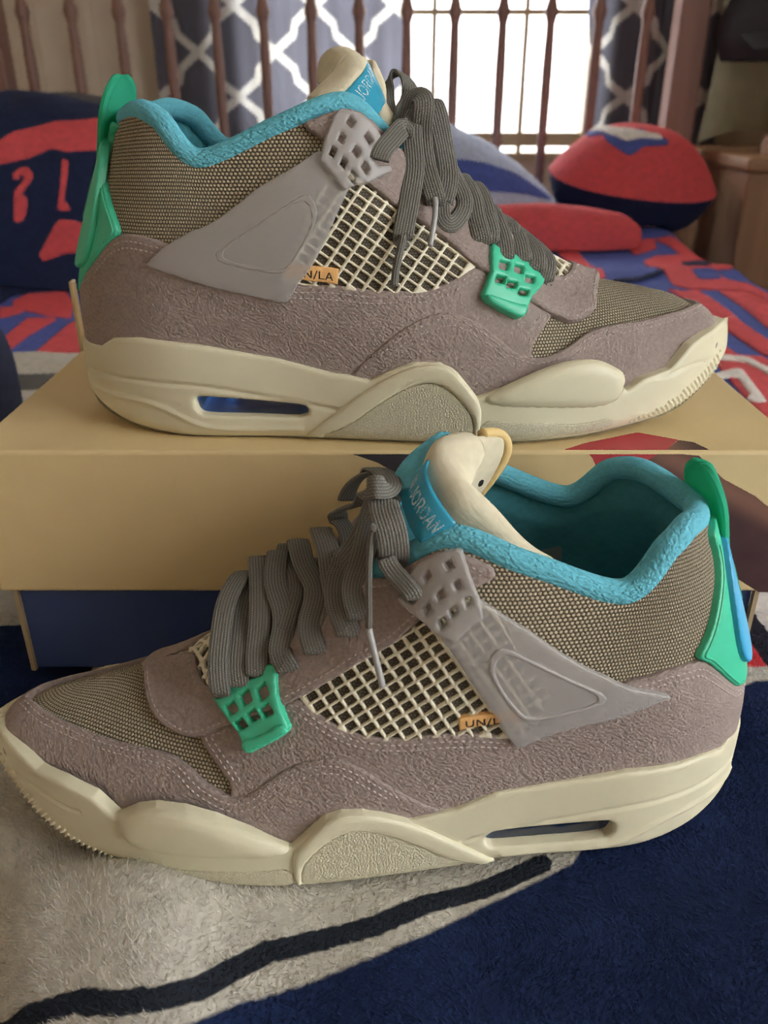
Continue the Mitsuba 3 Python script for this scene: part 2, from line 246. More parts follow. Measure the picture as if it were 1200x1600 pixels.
 'tongue_back':[[[127.7,-14.0,153.3],[123.9,-14.0,154.2],[117.7,-20.0,149.6]],[[136.0,-8.0,151.5],[131.8,-6.0,152.2],[125.6,-10.0,151.8]],[[142.7,-2.0,148.2],[138.2,2.0,149.8],[132.4,0.0,150.1]],[[147.0,2.0,143.3],[142.3,8.0,145.9],[137.7,10.0,147.4]],[[147.7,8.0,139.4],[144.0,14.0,142.9],[140.6,16.0,144.4]]],
 'tongue_label':[[[135.0,9.0,154.1],[139.6,11.0,147.9],[145.2,15.0,141.4]],[[137.0,16.0,154.0],[141.3,17.0,147.5],[145.5,20.0,141.9]],[[136.2,23.0,150.8],[140.8,24.0,145.1],[144.2,25.0,138.6]],[[132.8,29.0,146.0],[137.9,30.0,141.6],[142.2,29.0,135.4]],[[128.6,33.0,141.5],[134.1,33.0,138.0],[140.2,32.0,133.7]]],
 'netcells':[[[8.571,0.679],[8.391,0.689],[8.479,0.714],[8.659,0.706]],[[8.458,0.641],[8.275,0.653],[8.36,0.679],[8.541,0.669]],[[8.161,0.617],[8.245,0.644],[8.428,0.631],[8.385,0.616],[8.325,0.604]],[[8.046,0.581],[8.131,0.608],[8.28,0.596],[8.236,0.588],[8.127,0.574]],[[8.336,0.691],[8.155,0.701],[8.244,0.725],[8.425,0.717]],[[8.22,0.656],[8.037,0.667],[8.124,0.692],[8.306,0.682]],[[8.106,0.621],[7.92,0.634],[8.006,0.659],[8.191,0.647]],[[7.99,0.586],[7.801,0.599],[7.889,0.625],[8.076,0.612]],[[7.873,0.549],[7.681,0.562],[7.77,0.589],[7.96,0.576]],[[7.558,0.523],[7.649,0.552],[7.821,0.541],[7.607,0.52]],[[8.1,0.703],[7.915,0.713],[8.005,0.736],[8.189,0.727]],[[7.982,0.671],[7.795,0.682],[7.884,0.705],[8.069,0.695]],[[7.864,0.637],[7.674,0.649],[7.764,0.673],[7.951,0.662]],[[7.745,0.602],[7.553,0.614],[7.643,0.64],[7.833,0.628]],[[7.623,0.566],[7.431,0.578],[7.522,0.605],[7.713,0.593]],[[7.5,0.527],[7.308,0.539],[7.399,0.568],[7.591,0.556]],[[7.186,0.5],[7.277,0.529],[7.467,0.516],[7.431,0.504],[7.288,0.492]],[[7.86,0.716],[7.67,0.727],[7.761,0.749],[7.95,0.739]],[[7.738,0.685],[7.548,0.697],[7.638,0.72],[7.828,0.708]],[[7.618,0.652],[7.427,0.664],[7.517,0.689],[7.707,0.677]],[[7.496,0.618],[7.307,0.63],[7.396,0.656],[7.586,0.644]],[[7.374,0.581],[7.187,0.594],[7.276,0.621],[7.465,0.609]],[[7.252,0.543],[7.069,0.557],[7.156,0.584],[7.343,0.571]],[[7.131,0.504],[6.95,0.521],[7.038,0.548],[7.221,0.533]],[[6.832,0.488],[6.919,0.513],[7.1,0.494],[7.058,0.482],[6.881,0.482]],[[7.613,0.731],[7.421,0.743],[7.51,0.764],[7.704,0.753]],[[7.491,0.7],[7.302,0.712],[7.389,0.735],[7.581,0.723]],[[7.371,0.668],[7.185,0.68],[7.271,0.704],[7.46,0.692]],[[7.252,0.634],[7.069,0.646],[7.155,0.671],[7.34,0.659]],[[7.133,0.598],[6.954,0.611],[7.039,0.637],[7.221,0.624]],[[7.015,0.562],[6.838,0.576],[6.923,0.602],[7.102,0.588]],[[6.897,0.527],[6.722,0.543],[6.808,0.567],[6.984,0.552]],[[6.779,0.493],[6.606,0.512],[6.692,0.535],[6.866,0.518]],[[6.576,0.503],[6.748,0.485],[6.743,0.483],[6.707,0.483],[6.523,0.489]],[[7.363,0.746],[7.175,0.758],[7.26,0.779],[7.452,0.768]],[[7.246,0.716],[7.063,0.727],[7.146,0.75],[7.333,0.738]],[[7.13,0.683],[6.951,0.694],[7.034,0.718],[7.216,0.707]],[[7.016,0.649],[6.839,0.659],[6.922,0.685],[7.1,0.674]],[[6.901,0.614],[6.727,0.625],[6.81,0.65],[6.986,0.64]],[[6.786,0.58],[6.615,0.593],[6.698,0.616],[6.871,0.605]],[[6.671,0.548],[6.503,0.562],[6.586,0.585],[6.756,0.572]],[[6.555,0.517],[6.39,0.533],[6.473,0.555],[6.641,0.54]],[[6.276,0.504],[6.36,0.526],[6.525,0.509],[6.459,0.491],[6.367,0.494]],[[7.234,0.79],[7.049,0.801],[7.08,0.809],[7.259,0.796]],[[7.12,0.761],[6.941,0.77],[7.021,0.793],[7.204,0.783]],[[7.01,0.73],[6.833,0.736],[6.912,0.761],[7.091,0.753]],[[6.898,0.696],[6.726,0.702],[6.805,0.727],[6.981,0.721]],[[6.787,0.661],[6.619,0.668],[6.698,0.693],[6.869,0.687]],[[6.677,0.628],[6.511,0.637],[6.591,0.66],[6.758,0.653]],[[6.565,0.596],[6.402,0.607],[6.483,0.629],[6.648,0.619]],[[6.454,0.566],[6.293,0.58],[6.374,0.6],[6.536,0.588]],[[6.341,0.538],[6.182,0.553],[6.264,0.573],[6.424,0.559]],[[6.228,0.509],[6.071,0.525],[6.153,0.546],[6.312,0.53]],[[6.041,0.518],[6.198,0.501],[6.179,0.496],[5.96,0.496]],[[6.996,0.803],[6.82,0.808],[6.858,0.82],[7.028,0.812]],[[6.888,0.771],[6.718,0.773],[6.794,0.799],[6.967,0.795]],[[6.782,0.737],[6.617,0.739],[6.692,0.764],[6.86,0.762]],[[6.676,0.703],[6.514,0.707],[6.59,0.731],[6.754,0.728]],[[6.57,0.67],[6.41,0.676],[6.487,0.698],[6.649,0.694]],[[6.463,0.639],[6.305,0.648],[6.383,0.668],[6.542,0.662]],[[6.355,0.611],[6.199,0.622],[6.278,0.641],[6.435,0.631]],[[6.246,0.584],[6.091,0.597],[6.171,0.615],[6.326,0.603]],[[6.136,0.557],[5.983,0.572],[6.063,0.59],[6.217,0.577]],[[6.025,0.53],[5.87,0.546],[5.954,0.565],[6.107,0.55]],[[5.911,0.501],[5.756,0.519],[5.841,0.539],[5.995,0.522]],[[5.726,0.512],[5.845,0.497],[5.831,0.497],[5.829,0.497],[5.667,0.497]],[[6.77,0.808],[6.609,0.807],[6.652,0.823],[6.809,0.821]],[[6.67,0.774],[6.511,0.774],[6.584,0.799],[6.744,0.799]],[[6.569,0.74],[6.413,0.742],[6.486,0.765],[6.644,0.765]],[[6.467,0.708],[6.313,0.713],[6.387,0.734],[6.543,0.731]],[[6.364,0.678],[6.211,0.686],[6.287,0.705],[6.44,0.7]],[[6.259,0.651],[6.108,0.661],[6.185,0.679],[6.337,0.671]],[[6.153,0.625],[6.004,0.638],[6.081,0.655],[6.232,0.644]],[[6.046,0.601],[5.896,0.616],[5.976,0.632],[6.126,0.619]],[[5.937,0.576],[5.785,0.593],[5.867,0.61],[6.018,0.594]],[[5.825,0.552],[5.674,0.571],[5.756,0.588],[5.908,0.57]],[[5.711,0.525],[5.561,0.546],[5.644,0.564],[5.795,0.545]],[[5.449,0.518],[5.532,0.539],[5.681,0.518],[5.598,0.497],[5.593,0.497]],[[6.562,0.807],[6.41,0.807],[6.46,0.824],[6.53,0.824],[6.607,0.823]],[[6.466,0.774],[6.316,0.776],[6.386,0.799],[6.537,0.798]],[[6.368,0.743],[6.219,0.748],[6.291,0.769],[6.44,0.766]],[[6.268,0.715],[6.121,0.723],[6.194,0.741],[6.342,0.735]],[[6.167,0.689],[6.021,0.7],[6.095,0.717],[6.242,0.708]],[[6.064,0.665],[5.917,0.679],[5.995,0.695],[6.14,0.682]],[[5.959,0.642],[5.811,0.659],[5.89,0.674],[6.037,0.659]],[[5.851,0.621],[5.703,0.639],[5.783,0.654],[5.931,0.637]],[[5.741,0.599],[5.594,0.618],[5.675,0.634],[5.822,0.615]],[[5.629,0.576],[5.485,0.597],[5.566,0.613],[5.712,0.593]],[[5.517,0.552],[5.376,0.573],[5.456,0.591],[5.6,0.57]],[[5.406,0.525],[5.267,0.547],[5.347,0.567],[5.488,0.545]],[[5.16,0.515],[5.239,0.539],[5.377,0.517],[5.316,0.499],[5.247,0.5]],[[6.366,0.808],[6.222,0.812],[6.276,0.829],[6.417,0.825]],[[6.272,0.778],[6.129,0.785],[6.198,0.804],[6.342,0.8]],[[6.176,0.751],[6.033,0.761],[6.104,0.779],[6.247,0.77]],[[6.078,0.726],[5.934,0.74],[6.008,0.756],[6.151,0.744]],[[5.978,0.704],[5.832,0.721],[5.908,0.735],[6.052,0.72]],[[5.873,0.684],[5.728,0.702],[5.805,0.716],[5.951,0.699]],[[5.767,0.664],[5.623,0.684],[5.701,0.697],[5.846,0.679]],[[5.659,0.644],[5.518,0.665],[5.596,0.679],[5.739,0.659]],[[5.551,0.624],[5.412,0.645],[5.49,0.66],[5.631,0.639]],[[5.443,0.603],[5.307,0.624],[5.385,0.64],[5.523,0.619]],[[5.335,0.579],[5.202,0.6],[5.28,0.618],[5.415,0.597]],[[5.227,0.553],[5.099,0.573],[5.175,0.594],[5.307,0.573]],[[5.121,0.521],[4.996,0.542],[5.072,0.566],[5.199,0.545]],[[4.897,0.504],[4.97,0.533],[5.094,0.512],[5.066,0.502],[4.912,0.502]],[[6.18,0.814],[6.041,0.824],[6.101,0.84],[6.235,0.831]],[[6.087,0.788],[5.947,0.803],[6.017,0.818],[6.156,0.807]],[[5.991,0.766],[5.849,0.783],[5.921,0.797],[6.062,0.782]],[[5.891,0.745],[5.749,0.764],[5.823,0.778],[5.966,0.76]],[[5.789,0.726],[5.648,0.746],[5.723,0.76],[5.865,0.74]],[[5.685,0.708],[5.546,0.729],[5.621,0.742],[5.762,0.721]],[[5.581,0.69],[5.444,0.711],[5.52,0.724],[5.658,0.703]],[[5.476,0.671],[5.342,0.692],[5.418,0.706],[5.554,0.685]],[[5.372,0.651],[5.241,0.673],[5.316,0.687],[5.449,0.666]],[[5.268,0.63],[5.141,0.651],[5.215,0.667],[5.344,0.646]],[[5.164,0.606],[5.041,0.626],[5.115,0.645],[5.241,0.624]],[[5.062,0.579],[4.943,0.599],[5.015,0.62],[5.137,0.6]],[[4.961,0.548],[4.85,0.567],[4.919,0.591],[5.035,0.572]],[[4.826,0.558],[4.936,0.538],[4.864,0.51],[4.771,0.528],[4.765,0.533]],[[5.976,0.823],[5.904,0.808],[5.765,0.828],[5.814,0.838],[5.864,0.838]],[[5.806,0.789],[5.668,0.81],[5.74,0.823],[5.879,0.803]],[[5.707,0.77],[5.57,0.793],[5.643,0.806],[5.781,0.784]],[[5.607,0.753],[5.473,0.775],[5.545,0.788],[5.681,0.766]],[[5.506,0.735],[5.374,0.758],[5.447,0.771],[5.581,0.748]],[[5.405,0.717],[5.276,0.74],[5.349,0.753],[5.479,0.731]],[[5.304,0.699],[5.179,0.721],[5.251,0.735],[5.378,0.713]],[[5.204,0.679],[5.082,0.7],[5.154,0.715],[5.278,0.694]],[[5.104,0.657],[4.986,0.677],[5.057,0.694],[5.178,0.673]],[[5.005,0.632],[4.894,0.652],[4.962,0.67],[5.078,0.651]],[[4.91,0.604],[4.806,0.624],[4.871,0.645],[4.98,0.625]],[[4.819,0.573],[4.718,0.592],[4.783,0.616],[4.886,0.597]],[[5.699,0.83],[5.628,0.817],[5.496,0.841],[5.505,0.843],[5.644,0.839]],[[5.531,0.8],[5.402,0.824],[5.472,0.837],[5.603,0.812]],[[5.434,0.782],[5.308,0.807],[5.378,0.82],[5.506,0.795]],[[5.336,0.765],[5.214,0.788],[5.283,0.802],[5.408,0.778]],[[5.239,0.747],[5.12,0.769],[5.189,0.783],[5.311,0.76]],[[5.143,0.727],[5.026,0.748],[5.095,0.764],[5.214,0.742]],[[5.047,0.706],[4.935,0.726],[5.002,0.743],[5.118,0.722]],[[4.953,0.683],[4.849,0.703],[4.913,0.72],[5.022,0.7]],[[4.863,0.658],[4.764,0.678],[4.827,0.696],[4.929,0.676]],[[4.743,0.671],[4.841,0.651],[4.776,0.63],[4.682,0.649],[4.716,0.662]],[[4.753,0.622],[4.693,0.6],[4.653,0.638],[4.661,0.641]]]},
 'top':{'quarter':[[0,0.06],[0,0.43],[1.2029,0.5156],[1.5966,0.5691],[1.8434,0.6155],[2.2241,0.6494],[2.42,0.6576],[2.7252,0.6567],[3.0588,0.6488],[3.6453,0.6349],[4.5192,0.5492],[5.2528,0.533],[5.8324,0.5181],[5.8198,0.5165],[6.5706,0.5016],[7.2747,0.5089],[7.8916,0.5552],[8.3783,0.614],[8.659,0.6765],[8.9082,0.7018],[9.5247,0.6837],[10.6296,0.6204],[10.5526,0.5507],[10.287,0.4282],[10.0337,0.328],[10.2,0.2],[10.0,0.06]],
 'mudguard':[[16,0.06],[16,0.55],[15.9,0.6],[14.1943,0.6166],[13.2217,0.5968],[12.3044,0.5421],[11.7767,0.5136],[11.4125,0.4842],[11.1059,0.4337],[10.8288,0.3695],[10.5713,0.3238],[10.2757,0.2909],[9.9892,0.2918],[9.6283,0.3134],[9.5724,0.3256],[8.9842,0.403],[8.5083,0.4601],[8.1469,0.4708],[7.7789,0.4473],[7.2842,0.3807],[6.855,0.3188],[6.4551,0.2396],[6.1672,0.1518],[6.0174,0.0924],[6.0,0.06]],
 'vamp':[[12.5,1],[11.8154,0.729],[11.749,0.6711],[11.5979,0.6146],[11.3783,0.5764],[11.0457,0.5265],[10.8516,0.5292],[10.6693,0.5458],[10.4994,0.5515],[10.1421,0.5908],[10.0318,0.6068],[9.4625,0.669],[8.8611,0.6876],[7.9688,0.7585],[6.9422,0.8013],[6.3817,0.7829],[5.9802,0.8082],[5.6065,0.8964],[5.2526,0.9731],[5.5,0.965],[7.0,0.975],[7.6,0.985],[8.2,0.96],[9.2,0.93],[9.9,0.9],[10.35,0.84],[10.8,0.8],[11.2,0.84],[11.45,0.92],[11.55,1]],
 'vampwindow':[[11.6,1],[11.6,0.9],[11.4,0.8],[10.9,0.74],[10.3,0.78],[10.0,0.88],[10,1]],
 'net':[[8.9167,0.7144],[8.0251,0.7805],[6.9921,0.8218],[6.2195,0.7896],[5.7665,0.8128],[4.8783,0.6277],[4.8527,0.549],[5.8302,0.5067],[6.5717,0.489],[7.2776,0.494],[7.8967,0.5407],[8.3846,0.598],[8.6639,0.6604]],
 'wing':[[4.9033,0.4778],[5.104,0.5431],[5.4104,0.5977],[5.7441,0.6756],[6.059,0.7568],[5.8642,0.7963],[5.5899,0.864],[5.4992,0.8709],[4.6658,0.837],[3.7483,0.7376],[2.9972,0.6016],[2.8507,0.5663],[3.1042,0.5521],[3.7173,0.5397],[4.4534,0.5021]],
 'plate':[[5.8702,0.965],[6.0363,0.9553],[6.2385,0.9498],[6.4424,0.9347],[6.5472,0.9186],[6.5113,0.8849],[6.4075,0.8599],[6.4144,0.8379],[6.544,0.857],[6.658,0.8788],[6.7157,0.865],[6.3185,0.7777],[5.9434,0.7452],[5.5419,0.8371],[5.5948,0.8824],[5.7712,0.9511]],
 'plateholes':[[6.0229,0.9206],[5.8893,0.8785],[6.2762,0.8942],[5.7461,0.8489],[6.1093,0.8435],[5.9269,0.8144],[6.2466,0.8118],[6.067,0.7796]],
 'eyelet':[[9.1338,0.7979],[9.0777,0.7437],[9.0798,0.6866],[8.9243,0.5539],[9.0204,0.5185],[9.3749,0.4831],[9.7263,0.4637],[9.8508,0.4849],[10.0309,0.6141],[10.4885,0.7707],[10.2425,0.7622],[10.1147,0.799],[9.6817,0.7974],[9.3858,0.7884]],
 'eyeholes':[[9.3676,0.7269],[9.7352,0.7376],[9.9869,0.7067],[9.2818,0.6557],[9.5341,0.6467],[9.8071,0.6221]],
 'eyefold':[[8.9619,0.5656],[9.3568,0.5495],[9.6862,0.5407],[9.9298,0.5488],[9.8508,0.4849],[9.7263,0.4637],[9.3749,0.4831],[9.0204,0.5185]],
 'counter':[[0,0.36],[0.5,0.4],[1.7669,0.5891],[1.9274,0.6149],[2.2611,0.6519],[2.0598,0.6963],[1.7114,0.7381],[1.3625,0.7796],[0.6983,0.8314],[0.5,0.9],[0.6,0.95],[1.35,0.95],[1.0,0.975],[0,0.975]],
 'label':[[4.9366,0.6025],[5.3081,0.5883],[5.8426,0.5627],[5.8156,0.5219],[5.2984,0.5483],[4.9254,0.5664]],
 'lace':[[7.0,[[149.4,4.0,126.1],[146.6,-2.0,136.0],[146.6,-6.0,142.1],[150.1,-8.0,147.4],[156.2,-2.0,142.1],[154.1,4.0,134.8],[153.1,24.0,130.4]]],[8.5,[[155.7,26.0,126.9],[156.4,22.0,134.5],[158.9,22.0,138.6],[161.3,28.0,136.4],[160.8,28.3,129.4],[161.1,25.2,122.1],[163.1,30.0,110.9],[166.4,36.0,100.9]]],[9.0,[[163.1,2.0,134.2],[166.3,20.0,133.9],[168.4,21.2,126.8],[171.0,18.0,116.8],[172.4,22.0,107.0],[170.1,30.4,99.0]]],[7.0,[[172.0,13.6,115.2],[176.1,18.0,106.7],[179.9,22.0,98.7],[177.8,30.0,93.3],[173.4,35.5,90.8],[170.0,35.6,93.3],[169.8,30.6,99.1]]],[8.5,[[159.0,24.0,132.2],[156.7,29.0,124.7],[157.7,31.1,114.0],[156.4,37.6,104.2],[154.4,43.4,94.4],[153.1,46.6,87.9]]],[8.5,[[180.1,-6.0,106.5],[182.3,4.0,102.7],[184.1,17.5,97.6],[185.0,25.9,91.4],[186.8,31.8,85.1]]],[8.5,[[186.1,-6.0,103.1],[188.7,6.0,98.9],[190.0,17.2,93.6],[190.8,24.8,88.0],[190.4,30.5,83.6]]],[9.0,[[191.2,-8.0,93.8],[194.2,18.5,89.8],[196.6,25.8,82.8],[197.0,32.0,77.2]]],[9.0,[[197.3,-8.0,90.4],[203.5,4.0,85.0],[204.9,21.8,79.5],[205.3,27.1,75.0]]],[9.0,[[205.1,-8.0,85.3],[211.2,4.0,79.4],[212.9,19.8,75.1],[212.0,27.0,71.4]]],[8.0,[[213.0,-8.0,80.4],[217.8,2.0,74.8],[218.4,19.8,70.9],[216.3,27.2,66.5]]],[9.0,[[181.1,-8.0,100.2],[186.9,4.0,96.0],[189.0,21.7,91.5],[190.6,27.8,85.8]]]],
 'plate_lace':[8.0,[[143.4,46.3,116.3],[145.3,43.5,120.2],[149.1,38.8,124.0],[153.0,34.0,127.3]]],
 'tail':[[153.1,48.2,88.2],[151.8,50.5,82.3],[150.5,52.2,76.9],[149.6,54.0,68.9]],
 'aglet':[[166.3,38.0,101.2],[166.2,42.0,95.4],[165.3,45.0,89.6],[164.2,47.0,83.6]],
 'lace_knot':[[151.5,4.0,124.8],[156.1,10.0,127.6],[159.4,12.0,128.9]],
 'tongue':[[[114.2,26.0,136.3],[118.5,31.0,136.4],[124.1,30.0,135.2]],[[120.0,21.0,142.3],[124.2,28.0,141.0],[129.0,30.0,139.3]],[[124.9,15.0,147.1],[129.5,24.0,145.2],[133.4,26.0,143.8]],[[129.1,8.0,151.9],[132.9,17.0,149.6],[136.9,17.0,147.7]],[[133.0,0.0,153.7],[135.5,5.0,152.3],[137.6,5.0,151.7]]],
 'tongue_lining':[[[118.4,-2.0,142.1],[117.8,-10.0,142.5],[116.4,-18.0,142.8]],[[123.9,-4.0,147.4],[119.8,-14.0,148.1],[115.7,-22.0,148.6]],[[128.5,-6.0,152.3],[123.4,-16.0,154.1],[117.8,-24.0,154.2]],[[132.1,-8.0,153.8],[128.3,-16.0,155.9],[123.8,-22.0,157.2]],[[135.5,-8.0,153.3],[133.3,-14.0,154.6],[130.4,-18.0,155.9]]],
 'tongue_back':[[[136.9,-12.0,152.1],[139.7,-6.0,147.7],[143.8,0.0,141.5]],[[139.1,0.0,149.4],[141.8,4.0,144.5],[145.2,8.0,137.9]],[[139.8,8.0,142.1],[142.5,12.0,137.4],[146.6,14.0,133.8]],[[141.9,20.0,135.1],[145.2,20.0,132.1],[148.6,16.0,129.0]],[[141.9,20.0,129.1],[144.6,20.0,127.9],[148.6,14.0,125.9]]],
 'tongue_label':[[[137.3,4.0,152.2],[139.3,6.0,148.7],[146.0,12.0,136.1]],[[136.8,17.0,147.8],[140.0,18.0,143.9],[145.6,18.0,135.0]],[[133.2,26.0,143.7],[138.2,26.0,139.8],[144.3,24.0,133.7]],[[128.9,31.0,139.4],[135.0,31.0,135.3],[142.0,29.0,131.2]],[[126.2,33.0,137.0],[133.1,33.0,132.4],[140.7,31.0,129.5]]],
